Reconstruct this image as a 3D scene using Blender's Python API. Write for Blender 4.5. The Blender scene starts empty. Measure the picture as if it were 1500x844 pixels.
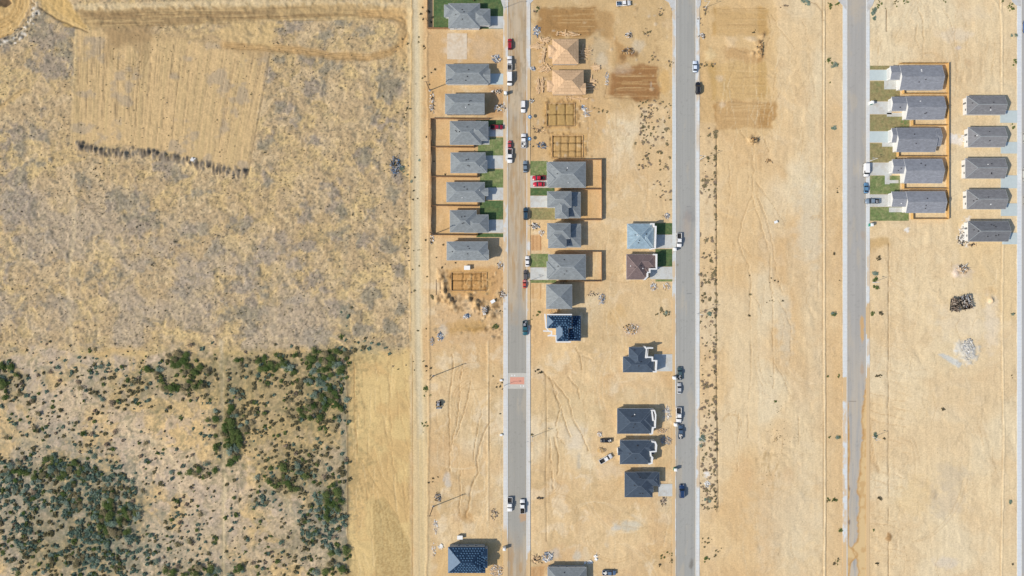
import bpy, math, random
import numpy as np
from mathutils import Vector, Matrix

random.seed(7)
SC = bpy.context.scene
COL = SC.collection
R = math.radians

# ------------------------------------------------------------------ camera, sky, sun, exposure
MPP = 0.28                     # metres on the ground per photo pixel (1500 px wide photo)
HCAM = 280.0
cam = bpy.data.cameras.new('camera')
cam.sensor_width = 36.0
cam.lens = 36.0 * HCAM / (1500 * MPP)
cam.clip_end = 20000
camo = bpy.data.objects.new('camera', cam)
camo.location = (0, 0, HCAM)
COL.objects.link(camo)
SC.camera = camo

SUN_EL, SHADOW_AZ = R(41), R(21.5)
wd = bpy.data.worlds.new("World")
SC.world = wd
wd.use_nodes = True
nt = wd.node_tree
bgn = nt.nodes['Background']
sky = nt.nodes.new('ShaderNodeTexSky')
sky.sky_type = 'NISHITA'
sky.sun_disc = False
sky.sun_elevation = SUN_EL
sky.sun_rotation = R(248)
nt.links.new(sky.outputs[0], bgn.inputs[0])
bgn.inputs[1].default_value = 0.11
sl = bpy.data.lights.new('sun', 'SUN')
sl.energy = 3.6
sl.angle = R(0.5)
sl.color = (1.0, 0.90, 0.76)
so = bpy.data.objects.new('sun', sl)
so.rotation_euler = Vector((math.cos(SHADOW_AZ) * math.cos(SUN_EL), math.sin(SHADOW_AZ) * math.cos(SUN_EL), -math.sin(SUN_EL))).to_track_quat('-Z', 'Y').to_euler()
COL.objects.link(so)
SC.view_settings.view_transform = 'Standard'
SC.view_settings.look = 'None'
SC.view_settings.exposure = 0.35
SC.view_settings.gamma = 1.0

# ------------------------------------------------------------------ colours, coordinates
# KG: displayed linear value of a flat sunlit surface of albedo 1 under the light above
KG = np.array([1.31, 1.28, 1.25])


def lin(c):
    c = np.asarray(c, float) / 255.0
    return np.where(c <= 0.04045, c / 12.92, ((c + 0.055) / 1.055) ** 2.4)


def alb(r, g, b):
    return lin((r, g, b)) / KG


def P(px, py, z=0.0):
    """photo position of a point at height z -> world"""
    k = MPP * (HCAM - z) / HCAM
    return ((px - 750) * k, (422 - py) * k)


# ------------------------------------------------------------------ numpy noise
_T = np.random.RandomState(11).rand(256, 256)


def vn(x, y, s):
    x = np.asarray(x, float) + s * 37.17
    y = np.asarray(y, float) + s * 91.73
    ix = np.floor(x).astype(np.int64)
    iy = np.floor(y).astype(np.int64)
    fx = x - ix
    fy = y - iy
    fx = fx * fx * (3 - 2 * fx)
    fy = fy * fy * (3 - 2 * fy)
    a = _T[ix & 255, iy & 255]
    b = _T[(ix + 1) & 255, iy & 255]
    c = _T[ix & 255, (iy + 1) & 255]
    d = _T[(ix + 1) & 255, (iy + 1) & 255]
    return (a * (1 - fx) + b * fx) * (1 - fy) + (c * (1 - fx) + d * fx) * fy


def fbm(x, y, scale, octv=3, s=0, sy=None):
    x = np.asarray(x, float) / scale
    y = np.asarray(y, float) / (sy or scale)
    t = 0
    a = 1.0
    n = 0
    for o in range(octv):
        t = t + a * vn(x, y, s + o * 5)
        n += a
        a *= 0.55
        x = x * 2.03
        y = y * 2.03
    return t / n


def ss(a, b, v):
    t = np.clip((v - a) / (b - a), 0, 1)
    return t * t * (3 - 2 * t)


class Canvas:
    """A tensor grid in photo pixels that carries height and soil colour."""

    def __init__(s, xs, ys):
        s.xs, s.ys = np.asarray(xs, float), np.asarray(ys, float)
        s.X, s.Y = np.meshgrid(s.xs, s.ys)
        s.h = np.zeros_like(s.X)
        s.c = np.zeros(s.X.shape + (3,))

    def win(s, x0, y0, x1, y1):
        i0, i1 = np.searchsorted(s.xs, [x0, x1])
        j0, j1 = np.searchsorted(s.ys, [y0, y1])
        return slice(j0, max(j1, j0 + 1)), slice(i0, max(i1, i0 + 1))

    def mix(s, w, m, col):
        m = m[..., None] if m.ndim == 2 else m
        s.c[w] = s.c[w] * (1 - m) + np.asarray(col) * m

    def poly(s, pts, col=None, k=1.0, soft=2.0, rag=3.0, dh=0.0, seed=1, rs=6.0):
        pts = np.array(pts, float)
        x0, y0 = pts.min(0) - soft - rag - 2
        x1, y1 = pts.max(0) + soft + rag + 2
        w = s.win(x0, y0, x1, y1)
        X, Y = s.X[w], s.Y[w]
        if X.size == 0:
            return
        X = X + (fbm(X, Y, rs, 2, seed) - .5) * rag * 2
        Y = Y + (fbm(X, Y, rs, 2, seed + 3) - .5) * rag * 2
        d = np.full(X.shape, 1e9)
        ins = np.zeros(X.shape, bool)
        n = len(pts)
        for i in range(n):
            ax, ay = pts[i]
            bx, by = pts[(i + 1) % n]
            d = np.minimum(d, segd(X, Y, ax, ay, bx, by))
            cr = ((ay > Y) != (by > Y)) & (X < (bx - ax) * (Y - ay) / ((by - ay) if by != ay else 1e-9) + ax)
            ins ^= cr
        sd = np.where(ins, d, -d)
        m = ss(-soft, soft, sd) * k
        if col is not None:
            s.mix(w, m, col)
        if dh:
            s.h[w] += dh * ss(-soft, soft, sd)
        return w, m

    def ell(s, cx, cy, rx, ry, col=None, k=1.0, soft=.35, rag=.5, dh=0.0, seed=1, rs=5.0, rot=0):
        rr = max(rx, ry) * 1.8 + 2
        w = s.win(cx - rr, cy - rr, cx + rr, cy + rr)
        X, Y = s.X[w], s.Y[w]
        if X.size == 0:
            return
        dx, dy = X - cx, Y - cy
        c_, s_ = math.cos(rot), math.sin(rot)
        dx, dy = dx * c_ + dy * s_, -dx * s_ + dy * c_
        r = np.sqrt((dx / rx) ** 2 + (dy / ry) ** 2) + (fbm(X, Y, rs, 3, seed) - .5) * rag * 2
        m = 1 - ss(1 - soft, 1 + soft, r)
        if col is not None:
            s.mix(w, m * k, col)
        if dh:
            s.h[w] += dh * np.clip(1 - r * .8, 0, 1)

    def line(s, pts, wd_, col=None, k=.6, dh=0.0, jit=1.0, seed=1, js=10.0, brk=0.0, prof='soft'):
        pts = np.array(pts, float)
        pad = wd_ * 2 + jit * 2 + 2
        for i in range(len(pts) - 1):
            (ax, ay), (bx, by) = pts[i], pts[i + 1]
            w = s.win(min(ax, bx) - pad, min(ay, by) - pad, max(ax, bx) + pad, max(ay, by) + pad)
            X, Y = s.X[w], s.Y[w]
            if X.size == 0:
                continue
            Xj = X + (fbm(X, Y, js, 2, seed) - .5) * 2 * jit
            Yj = Y + (fbm(X, Y, js, 2, seed + 7) - .5) * 2 * jit
            d = segd(Xj, Yj, ax, ay, bx, by)
            m = np.clip(1 - d / wd_, 0, 1)
            m = m * m * (3 - 2 * m)
            if i and True:   # do not double the joint
                (cx, cy) = pts[i - 1]
                dp = segd(Xj, Yj, cx, cy, ax, ay)
                m = np.where(dp < d, 0, m)
            if i < len(pts) - 2:
                (cx, cy) = pts[i + 2]
                dn = segd(Xj, Yj, bx, by, cx, cy)
                m = np.where(dn <= d, 0, m)
            if brk:
                m = m * ss(brk - .15, brk + .15, fbm(X, Y, 14, 2, seed + 2))
            if col is not None:
                s.mix(w, m * k, col)
            if dh:
                s.h[w] += dh * m


def segd(X, Y, ax, ay, bx, by):
    dx, dy = bx - ax, by - ay
    L = dx * dx + dy * dy + 1e-9
    t = np.clip(((X - ax) * dx + (Y - ay) * dy) / L, 0, 1)
    return np.hypot(X - ax - t * dx, Y - ay - t * dy)


def rect(x0, y0, x1, y1):
    return [(x0, y0), (x1, y0), (x1, y1), (x0, y1)]


# ------------------------------------------------------------------ materials
def new_mat(name):
    m = bpy.data.materials.new(name)
    m.use_nodes = True
    b = m.node_tree.nodes['Principled BSDF']
    return m, m.node_tree.nodes, m.node_tree.links, b


def N(nodes, t, **kw):
    n = nodes.new(t)
    for k, v in kw.items():
        setattr(n, k, v)
    return n


def soil_mat(name, grain=0.20, gscale=1.6, bump=0.42, rough=0.95):
    m, ns, ls, b = new_mat(name)
    at = N(ns, 'ShaderNodeAttribute', attribute_name='soil_colour')
    tc = N(ns, 'ShaderNodeTexCoord')
    n1 = N(ns, 'ShaderNodeTexNoise'); n1.inputs['Scale'].default_value = gscale; n1.inputs['Detail'].default_value = 5; n1.inputs['Roughness'].default_value = .7
    ls.new(tc.outputs['Object'], n1.inputs['Vector'])
    mr = N(ns, 'ShaderNodeMapRange')
    mr.inputs['From Min'].default_value = .25; mr.inputs['From Max'].default_value = .75
    mr.inputs['To Min'].default_value = 1 - grain; mr.inputs['To Max'].default_value = 1 + grain
    ls.new(n1.outputs['Fac'], mr.inputs['Value'])
    vm = N(ns, 'ShaderNodeVectorMath', operation='SCALE')
    ls.new(at.outputs['Color'], vm.inputs[0]); ls.new(mr.outputs[0], vm.inputs['Scale'])
    ls.new(vm.outputs[0], b.inputs['Base Color'])
    b.inputs['Roughness'].default_value = rough
    b.inputs['Specular IOR Level'].default_value = .15
    bp = N(ns, 'ShaderNodeBump'); bp.inputs['Strength'].default_value = bump; bp.inputs['Distance'].default_value = .12
    ls.new(n1.outputs['Fac'], bp.inputs['Height']); ls.new(bp.outputs[0], b.inputs['Normal'])
    return m


def plain(name, rgb, rough=.8, var=.12, scale=3.0, metal=0.0, spec=.3, coat=0.0, rnd=0.0, wear=None, stretch=None):
    """noise-varied colour; rgb = albedo"""
    m, ns, ls, b = new_mat(name)
    tc = N(ns, 'ShaderNodeTexCoord')
    n1 = N(ns, 'ShaderNodeTexNoise'); n1.inputs['Scale'].default_value = scale; n1.inputs['Detail'].default_value = 4; n1.inputs['Roughness'].default_value = .65
    src = tc.outputs['Object']
    if stretch:
        mp = N(ns, 'ShaderNodeMapping'); mp.inputs['Scale'].default_value = stretch
        ls.new(src, mp.inputs[0]); src = mp.outputs[0]
    ls.new(src, n1.inputs['Vector'])
    mr = N(ns, 'ShaderNodeMapRange')
    mr.inputs['From Min'].default_value = .25; mr.inputs['From Max'].default_value = .75
    mr.inputs['To Min'].default_value = 1 - var; mr.inputs['To Max'].default_value = 1 + var
    ls.new(n1.outputs['Fac'], mr.inputs['Value'])
    val = mr.outputs[0]
    if rnd:
        oi = N(ns, 'ShaderNodeObjectInfo')
        m2 = N(ns, 'ShaderNodeMapRange'); m2.inputs['To Min'].default_value = 1 - rnd; m2.inputs['To Max'].default_value = 1 + rnd
        ls.new(oi.outputs['Random'], m2.inputs['Value'])
        mm = N(ns, 'ShaderNodeMath', operation='MULTIPLY'); ls.new(val, mm.inputs[0]); ls.new(m2.outputs[0], mm.inputs[1]); val = mm.outputs[0]
    rgbn = N(ns, 'ShaderNodeRGB'); rgbn.outputs[0].default_value = (*[float(v) for v in rgb], 1)
    csrc = rgbn.outputs[0]
    if wear is not None:
        n2 = N(ns, 'ShaderNodeTexNoise'); n2.inputs['Scale'].default_value = .35; n2.inputs['Detail'].default_value = 6; n2.inputs['Roughness'].default_value = .75
        gm = N(ns, 'ShaderNodeNewGeometry'); ls.new(gm.outputs['Position'], n2.inputs['Vector'])
        rp = N(ns, 'ShaderNodeMapRange'); rp.inputs['From Min'].default_value = .45; rp.inputs['From Max'].default_value = .7
        ls.new(n2.outputs['Fac'], rp.inputs['Value'])
        mx = N(ns, 'ShaderNodeMix', data_type='RGBA'); ls.new(rp.outputs[0], mx.inputs['Factor'])
        ls.new(csrc, mx.inputs['A']); mx.inputs['B'].default_value = (*[float(v) for v in wear], 1)
        csrc = mx.outputs['Result']
    vm = N(ns, 'ShaderNodeVectorMath', operation='SCALE'); ls.new(csrc, vm.inputs[0]); ls.new(val, vm.inputs['Scale'])
    ls.new(vm.outputs[0], b.inputs['Base Color'])
    b.inputs['Roughness'].default_value = rough
    b.inputs['Metallic'].default_value = metal
    b.inputs['Specular IOR Level'].default_value = spec
    b.inputs['Coat Weight'].default_value = coat
    bp = N(ns, 'ShaderNodeBump'); bp.inputs['Strength'].default_value = .15 if coat == 0 else 0.0; bp.inputs['Distance'].default_value = .03
    ls.new(n1.outputs['Fac'], bp.inputs['Height']); ls.new(bp.outputs[0], b.inputs['Normal'])
    return m


def shingle(name, rgb):
    """asphalt shingles: courses, tab-to-tab tone changes, broad weathering"""
    m, ns, ls, b = new_mat(name)
    tc = N(ns, 'ShaderNodeTexCoord')
    br = N(ns, 'ShaderNodeTexBrick')
    br.inputs['Scale'].default_value = 1.0
    br.inputs['Brick Width'].default_value = .9; br.inputs['Row Height'].default_value = .42
    br.inputs['Mortar Size'].default_value = .02
    rgb = np.array(rgb)
    br.inputs['Color1'].default_value = (*(rgb * 1.10), 1)
    br.inputs['Color2'].default_value = (*(rgb * .88), 1)
    br.inputs['Mortar'].default_value = (*(rgb * .72), 1)
    ls.new(tc.outputs['Object'], br.inputs['Vector'])
    n1 = N(ns, 'ShaderNodeTexNoise'); n1.inputs['Scale'].default_value = .55; n1.inputs['Detail'].default_value = 6; n1.inputs['Roughness'].default_value = .7
    ls.new(tc.outputs['Object'], n1.inputs['Vector'])
    mr = N(ns, 'ShaderNodeMapRange'); mr.inputs['From Min'].default_value = .25; mr.inputs['From Max'].default_value = .75
    mr.inputs['To Min'].default_value = .86; mr.inputs['To Max'].default_value = 1.14
    ls.new(n1.outputs['Fac'], mr.inputs['Value'])
    oi = N(ns, 'ShaderNodeObjectInfo')
    m2 = N(ns, 'ShaderNodeMapRange'); m2.inputs['To Min'].default_value = .93; m2.inputs['To Max'].default_value = 1.07
    ls.new(oi.outputs['Random'], m2.inputs['Value'])
    mm = N(ns, 'ShaderNodeMath', operation='MULTIPLY'); ls.new(mr.outputs[0], mm.inputs[0]); ls.new(m2.outputs[0], mm.inputs[1])
    vm = N(ns, 'ShaderNodeVectorMath', operation='SCALE'); ls.new(br.outputs['Color'], vm.inputs[0]); ls.new(mm.outputs[0], vm.inputs['Scale'])
    ls.new(vm.outputs[0], b.inputs['Base Color'])
    b.inputs['Roughness'].default_value = .9
    b.inputs['Specular IOR Level'].default_value = .25
    bp = N(ns, 'ShaderNodeBump'); bp.inputs['Strength'].default_value = .3; bp.inputs['Distance'].default_value = .03
    ls.new(br.outputs['Fac'], bp.inputs['Height']); bp.invert = True
    ls.new(bp.outputs[0], b.inputs['Normal'])
    return m


def leafmat(name, c1, c2):
    m, ns, ls, b = new_mat(name)
    oi = N(ns, 'ShaderNodeObjectInfo')
    gm = N(ns, 'ShaderNodeNewGeometry')
    n1 = N(ns, 'ShaderNodeTexNoise'); n1.inputs['Scale'].default_value = .7; n1.inputs['Detail'].default_value = 3
    ls.new(gm.outputs['Position'], n1.inputs['Vector'])
    ad = N(ns, 'ShaderNodeMath', operation='ADD'); ls.new(oi.outputs['Random'], ad.inputs[0]); ls.new(n1.outputs['Fac'], ad.inputs[1])
    mr = N(ns, 'ShaderNodeMapRange'); mr.inputs['From Min'].default_value = .4; mr.inputs['From Max'].default_value = 1.4
    ls.new(ad.outputs[0], mr.inputs['Value'])
    mx = N(ns, 'ShaderNodeMix', data_type='RGBA'); ls.new(mr.outputs[0], mx.inputs['Factor'])
    mx.inputs['A'].default_value = (*c1, 1); mx.inputs['B'].default_value = (*c2, 1)
    df = N(ns, 'ShaderNodeBsdfDiffuse'); tr = N(ns, 'ShaderNodeBsdfTranslucent'); mi = N(ns, 'ShaderNodeMixShader'); mi.inputs[0].default_value = .42
    ls.new(mx.outputs['Result'], df.inputs[0]); ls.new(mx.outputs['Result'], tr.inputs[0])
    ls.new(df.outputs[0], mi.inputs[1]); ls.new(tr.outputs[0], mi.inputs[2])
    ls.new(mi.outputs[0], ns['Material Output'].inputs['Surface'])
    return m


M = {}
M['ground'] = soil_mat('bare_soil')
M['asphalt'] = soil_mat('asphalt', grain=.08, gscale=3.0, bump=.1)
M['concrete_sheet'] = soil_mat('pavement_concrete', grain=.06, gscale=2.0, bump=.06, rough=.85)
M['concrete'] = plain('concrete', alb(205, 206, 204), .85, .07, 1.2, wear=alb(190, 180, 165))
M['grey_roof'] = shingle('grey_shingles', alb(142, 148, 150))
M['east_roof'] = shingle('slate_shingles', alb(145, 148, 155))
M['far_roof'] = shingle('warm_grey_shingles', alb(138, 138, 140))
M['slate_dark'] = shingle('dull_slate_shingles', alb(122, 124, 128))
M['dark_roof'] = shingle('charcoal_shingles', alb(76, 89, 104))
M['brown_roof'] = shingle('brown_shingles', alb(122, 106, 104))
M['pale_roof'] = shingle('pale_blue_shingles', alb(154, 177, 190))
M['felt'] = plain('grey_blue_felt', alb(118, 138, 158), .85, .1, 1.0)
M['blue_roof'] = plain('blue_underlayment', alb(22, 52, 80), .8, .2, 1.5)
M['tile_stack'] = plain('stacked_tiles', alb(88, 122, 152), .8, .25, 6)
M['cap_grey'] = plain('ridge_cap_grey', alb(160, 166, 168), .9, .1)
M['cap_dark'] = plain('ridge_cap_dark', alb(98, 110, 124), .9, .1)
M['cap_brown'] = plain('ridge_cap_brown', alb(152, 134, 130), .9, .1)
M['cap_pale'] = plain('ridge_cap_pale', alb(182, 198, 204), .9, .1)
M['wall_white'] = plain('white_stucco', alb(232, 230, 226), .9, .04, 2.0)
M['wall_tan'] = plain('tan_stucco', alb(205, 185, 155), .9, .06, 2.0)
M['wall_grey'] = plain('grey_stucco', alb(170, 172, 172), .9, .06, 2.0)
M['trim'] = plain('white_trim', alb(236, 236, 234), .6, .03)
M['garage'] = plain('garage_door_white', alb(215, 215, 212), .5, .03)
M['door'] = plain('brown_door', (.12, .06, .03), .5, .15)
M['glass'] = plain('window_glass', (.03, .04, .05), .08, .05, spec=.6)
M['vent'] = plain('roof_vent_dark', (.03, .03, .035), .6, .1)
M['lawn_d'] = plain('lush_lawn', (.062, .115, .042), .95, .4, 1.1, wear=(.13, .15, .06))
M['lawn_m'] = plain('new_lawn', (.13, .18, .065), .95, .4, 1.1, wear=(.27, .26, .13))
M['lawn_b'] = plain('parched_lawn', (.25, .21, .10), .95, .35, 1.0, wear=(.17, .19, .08))
M['fence_gold'] = plain('new_pine_fence', (.58, .37, .145), .8, .15, 2.0, rnd=.08)
M['fence_brown'] = plain('cedar_fence', (.35, .205, .11), .8, .18, 2.0, rnd=.1)
M['lumber'] = plain('raw_lumber', (.62, .44, .26), .85, .15, 2.0, rnd=.12)
M['plywood'] = plain('plywood', alb(222, 186, 146), .9, .09, 1.6, rnd=.09)
M['osb_dark'] = plain('plywood_gap', (.22, .14, .08), .9, .1)
M['tyre'] = plain('tyre_rubber', (.02, .02, .02), .9, .1)
M['rim'] = plain('wheel_rim', (.35, .35, .36), .4, .05, metal=.6)
M['carglass'] = plain('car_glass', (.012, .016, .022), .06, .05, spec=.6)
M['lamp_clear'] = plain('headlight_lens', (.6, .6, .6), .15, .05)
M['lamp_red'] = plain('tail_light_lens', (.35, .02, .02), .2, .05)
M['black_plastic'] = plain('black_plastic', (.025, .025, .027), .6, .1)
M['steel'] = plain('galvanised_steel', (.45, .46, .47), .5, .06, metal=.4)
M['pole_wood'] = plain('weathered_pole', (.20, .14, .09), .9, .2, 3, stretch=(1, 1, .2))
M['pole_white'] = plain('pale_lamp_post', (.62, .62, .60), .6, .05)
M['rubble_white'] = plain('plaster_scraps', (.66, .66, .64), .85, .1, rnd=.1)
M['rubble_pale'] = plain('pale_rubble', (.50, .49, .46), .9, .15)
M['rubble_brown'] = plain('brown_scraps', (.16, .12, .09), .9, .25)
M['rubble_grey'] = plain('grey_scraps', (.28, .30, .33), .85, .2)
M['rubble_blue'] = plain('blue_film_scraps', (.07, .13, .22), .5, .2)
M['rubble_dark'] = plain('dark_scraps', (.05, .045, .04), .9, .2)
M['rubble_rock'] = plain('broken_rock', (.40, .33, .26), .95, .2, 2)
M['earth'] = plain('dug_earth', alb(205, 172, 122), .95, .18, 1.0)
M['earth_dark'] = plain('dark_dug_earth', alb(172, 134, 88), .95, .18, 1.0)
M['toilet_green'] = plain('green_plastic', (.03, .22, .17), .5, .05)
M['toilet_white'] = plain('white_plastic', (.72, .74, .74), .5, .04)
M['blue_cloth'] = plain('blue_canopy_cloth', (.04, .20, .42), .6, .1)
M['yellow_paint'] = plain('machine_paint', (.30, .27, .25), .5, .15)
M['bark'] = plain('bark', (.12, .09, .065), .95, .2)
M['leaf_green'] = leafmat('mesquite_leaves', (.085, .15, .045), (.17, .215, .080))
M['leaf_blue'] = leafmat('sage_leaves', (.17, .245, .185), (.31, .39, .32))
M['leaf_olive'] = leafmat('olive_leaves', (.22, .20, .11), (.36, .31, .19))
M['leaf_grey'] = leafmat('grey_twigs', (.28, .23, .17), (.42, .34, .25))
M['weed_dark'] = leafmat('dark_weeds', (.10, .095, .060), (.19, .165, .11))


def paint(name, rgb, rough=.28):
    k = 'paint_' + name
    if k not in M:
        M[k] = plain(name + '_car_paint', rgb, rough, .03, 1.0, coat=.5, spec=.5)
    return M[k]


# ------------------------------------------------------------------ mesh helpers
class MB:
    def __init__(s):
        s.v, s.f, s.m = [], [], []

    def poly(s, pts, mi=0):
        b = len(s.v)
        s.v += [tuple(p) for p in pts]
        s.f.append(tuple(range(b, b + len(pts))))
        s.m.append(mi)

    def box(s, x0, y0, z0, x1, y1, z1, mi=0, mat=None):
        b = len(s.v)
        vs = [(x0, y0, z0), (x1, y0, z0), (x1, y1, z0), (x0, y1, z0), (x0, y0, z1), (x1, y0, z1), (x1, y1, z1), (x0, y1, z1)]
        if mat is not None:
            vs = [tuple(mat @ Vector(p)) for p in vs]
        s.v += vs
        for q in ((0, 3, 2, 1), (4, 5, 6, 7), (0, 1, 5, 4), (1, 2, 6, 5), (2, 3, 7, 6), (3, 0, 4, 7)):
            s.f.append(tuple(b + i for i in q)); s.m.append(mi)

    def cbox(s, c, size, rz=0, mi=0, tilt=0):
        mt = Matrix.Translation(c) @ Matrix.Rotation(rz, 4, 'Z') @ Matrix.Rotation(tilt, 4, 'Y')
        a, b_, c_ = (v / 2 for v in size)
        s.box(-a, -b_, -c_, a, b_, c_, mi, mt)

    def cyl(s, p0, p1, r0, r1=None, n=8, mi=0):
        r1 = r0 if r1 is None else r1
        p0, p1 = Vector(p0), Vector(p1)
        d = (p1 - p0).normalized()
        u = d.orthogonal().normalized(); w = d.cross(u)
        b = len(s.v)
        for p, r in ((p0, r0), (p1, r1)):
            for i in range(n):
                a = 2 * math.pi * i / n
                s.v.append(tuple(p + u * (r * math.cos(a)) + w * (r * math.sin(a))))
        for i in range(n):
            j = (i + 1) % n
            s.f.append((b + i, b + j, b + n + j, b + n + i)); s.m.append(mi)
        s.f.append(tuple(b + i for i in reversed(range(n)))); s.m.append(mi)
        s.f.append(tuple(b + n + i for i in range(n))); s.m.append(mi)

    def loft(s, rings, mi=0, cap=True):
        b = len(s.v); n = len(rings[0])
        for r in rings:
            s.v += [tuple(p) for p in r]
        for k in range(len(rings) - 1):
            for i in range(n):
                j = (i + 1) % n
                s.f.append((b + k * n + i, b + k * n + j, b + (k + 1) * n + j, b + (k + 1) * n + i)); s.m.append(mi)
        if cap:
            s.f.append(tuple(b + i for i in reversed(range(n)))); s.m.append(mi)
            s.f.append(tuple(b + (len(rings) - 1) * n + i for i in range(n))); s.m.append(mi)

    def mesh(s, name, mats, smooth=False):
        me = bpy.data.meshes.new(name)
        me.from_pydata(s.v, [], s.f)
        for mt in (mats if isinstance(mats, (list, tuple)) else [mats]):
            me.materials.append(mt)
        me.polygons.foreach_set('material_index', s.m)
        if smooth:
            me.polygons.foreach_set('use_smooth', [True] * len(s.f))
        me.update()
        return me


def obj(name, me, parent=None, loc=(0, 0, 0), rz=0, kind=None):
    o = bpy.data.objects.new(name, me)
    COL.objects.link(o)
    o.location = loc
    o.rotation_euler = (0, 0, rz)
    if parent is not None:
        o.parent = parent
    if kind:
        o['kind'] = kind
    return o


def part(name, mb, mat, parent, kind=None, smooth=False, loc=(0, 0, 0)):
    return obj(name, mb.mesh(name, mat, smooth), parent, loc, kind=kind)


def tag(o, label, cat, group=None):
    o['label'] = label
    o['category'] = cat
    if group:
        o['group'] = group
    return o


def thing(name, label, cat, loc=(0, 0, 0), rz=0, group=None):
    o = obj(name, None, None, loc, rz)
    o.empty_display_size = 1
    return tag(o, label, cat, group)

# ------------------------------------------------------------------ the ground
STEP = 1.4


def axis(a, b, far):
    core = list(np.arange(a, b + .01, STEP))
    s, x, lo = STEP, a, []
    while x > -far:
        s *= 1.3; x -= s; lo.append(x)
    s, x, hi = STEP, core[-1], []
    while x < far:
        s *= 1.3; x += s; hi.append(x)
    return np.array(lo[::-1] + core + hi)


g = Canvas(axis(-34, 1534, 12000), axis(-34, 878, 12000))
X, Y = g.X, g.Y
fade = np.clip(1 - np.maximum.reduce([-X - 34, X - 1534, -Y - 34, Y - 878, np.zeros_like(X)]) / 400, 0, 1)
wx = X + (fbm(X, Y, 22, 3, 90) - .5) * 26
wy = Y + (fbm(X, Y, 22, 3, 95) - .5) * 26


def lerp(a, b, m):
    return a * (1 - m[..., None]) + b * m[..., None]


def F3(rgb):
    return np.broadcast_to(alb(*rgb), X.shape + (3,)).copy()


# --- sandy building land (right of the gravel track)
sand = lerp(F3((229, 199, 152)), F3((217, 182, 133)), ss(.35, .7, fbm(wx, wy, 70, 4, 1)))
sand = lerp(sand, F3((232, 216, 182)), ss(.5, .75, fbm(wx, wy, 90, 3, 4)) * .7)
pale = np.exp(-((X - 1185) / 55) ** 2) * ss(.2, .7, fbm(X, Y, 40, 3, 6, sy=160))
sand = lerp(sand, F3((228, 210, 174)), pale * .6)
east = ss(1230, 1330, X)
sand = lerp(sand, F3((234, 215, 177)), east * .55)
st = fbm(X, Y, 3.2, 3, 9, sy=70)
sand = sand * (1 + (st - .5)[..., None] * .16)
rip = np.abs(fbm(wx, wy, 20, 3, 12, sy=42) - .5)
rk = (1 - ss(0, .022, rip)) * ss(.45, .6, fbm(X, Y, 60, 2, 14))
sand = sand * (1 - rk * .13)[..., None]
midz = ss(615, 640, X) * (1 - ss(985, 1000, X))
sand = lerp(sand, F3((216, 188, 142)), midz * ss(.42, .62, fbm(wx, wy, 34, 4, 17)) * .55)
sand = lerp(sand, F3((205, 178, 134)), midz * (1 - ss(.30, .42, fbm(wx, wy, 15, 4, 19))) * .6)
sand = lerp(sand, F3((234, 214, 180)), (.35 + .65 * midz) * ss(.56, .72, fbm(wx, wy, 19, 5, 22)) * .55)
sand = lerp(sand, F3((214, 182, 138)), (.5 + .5 * midz) * ss(.55, .7, fbm(wx, wy, 26, 5, 23)) * .45)
trk = np.abs(fbm(wx, wy, 9, 3, 24, sy=26) - .5)
sand = sand * (1 - (1 - ss(0, .03, trk)) * ss(.42, .58, fbm(X, Y, 45, 2, 26)) * .11)[..., None]
sand = sand * (1 + (fbm(X, Y, 2.4, 2, 27, sy=16) - .5) * .12)[..., None]
hs = (fbm(wx, wy, 14, 4, 21) - .5) * .35 + (st - .5) * .06 - rk * .07

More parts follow.
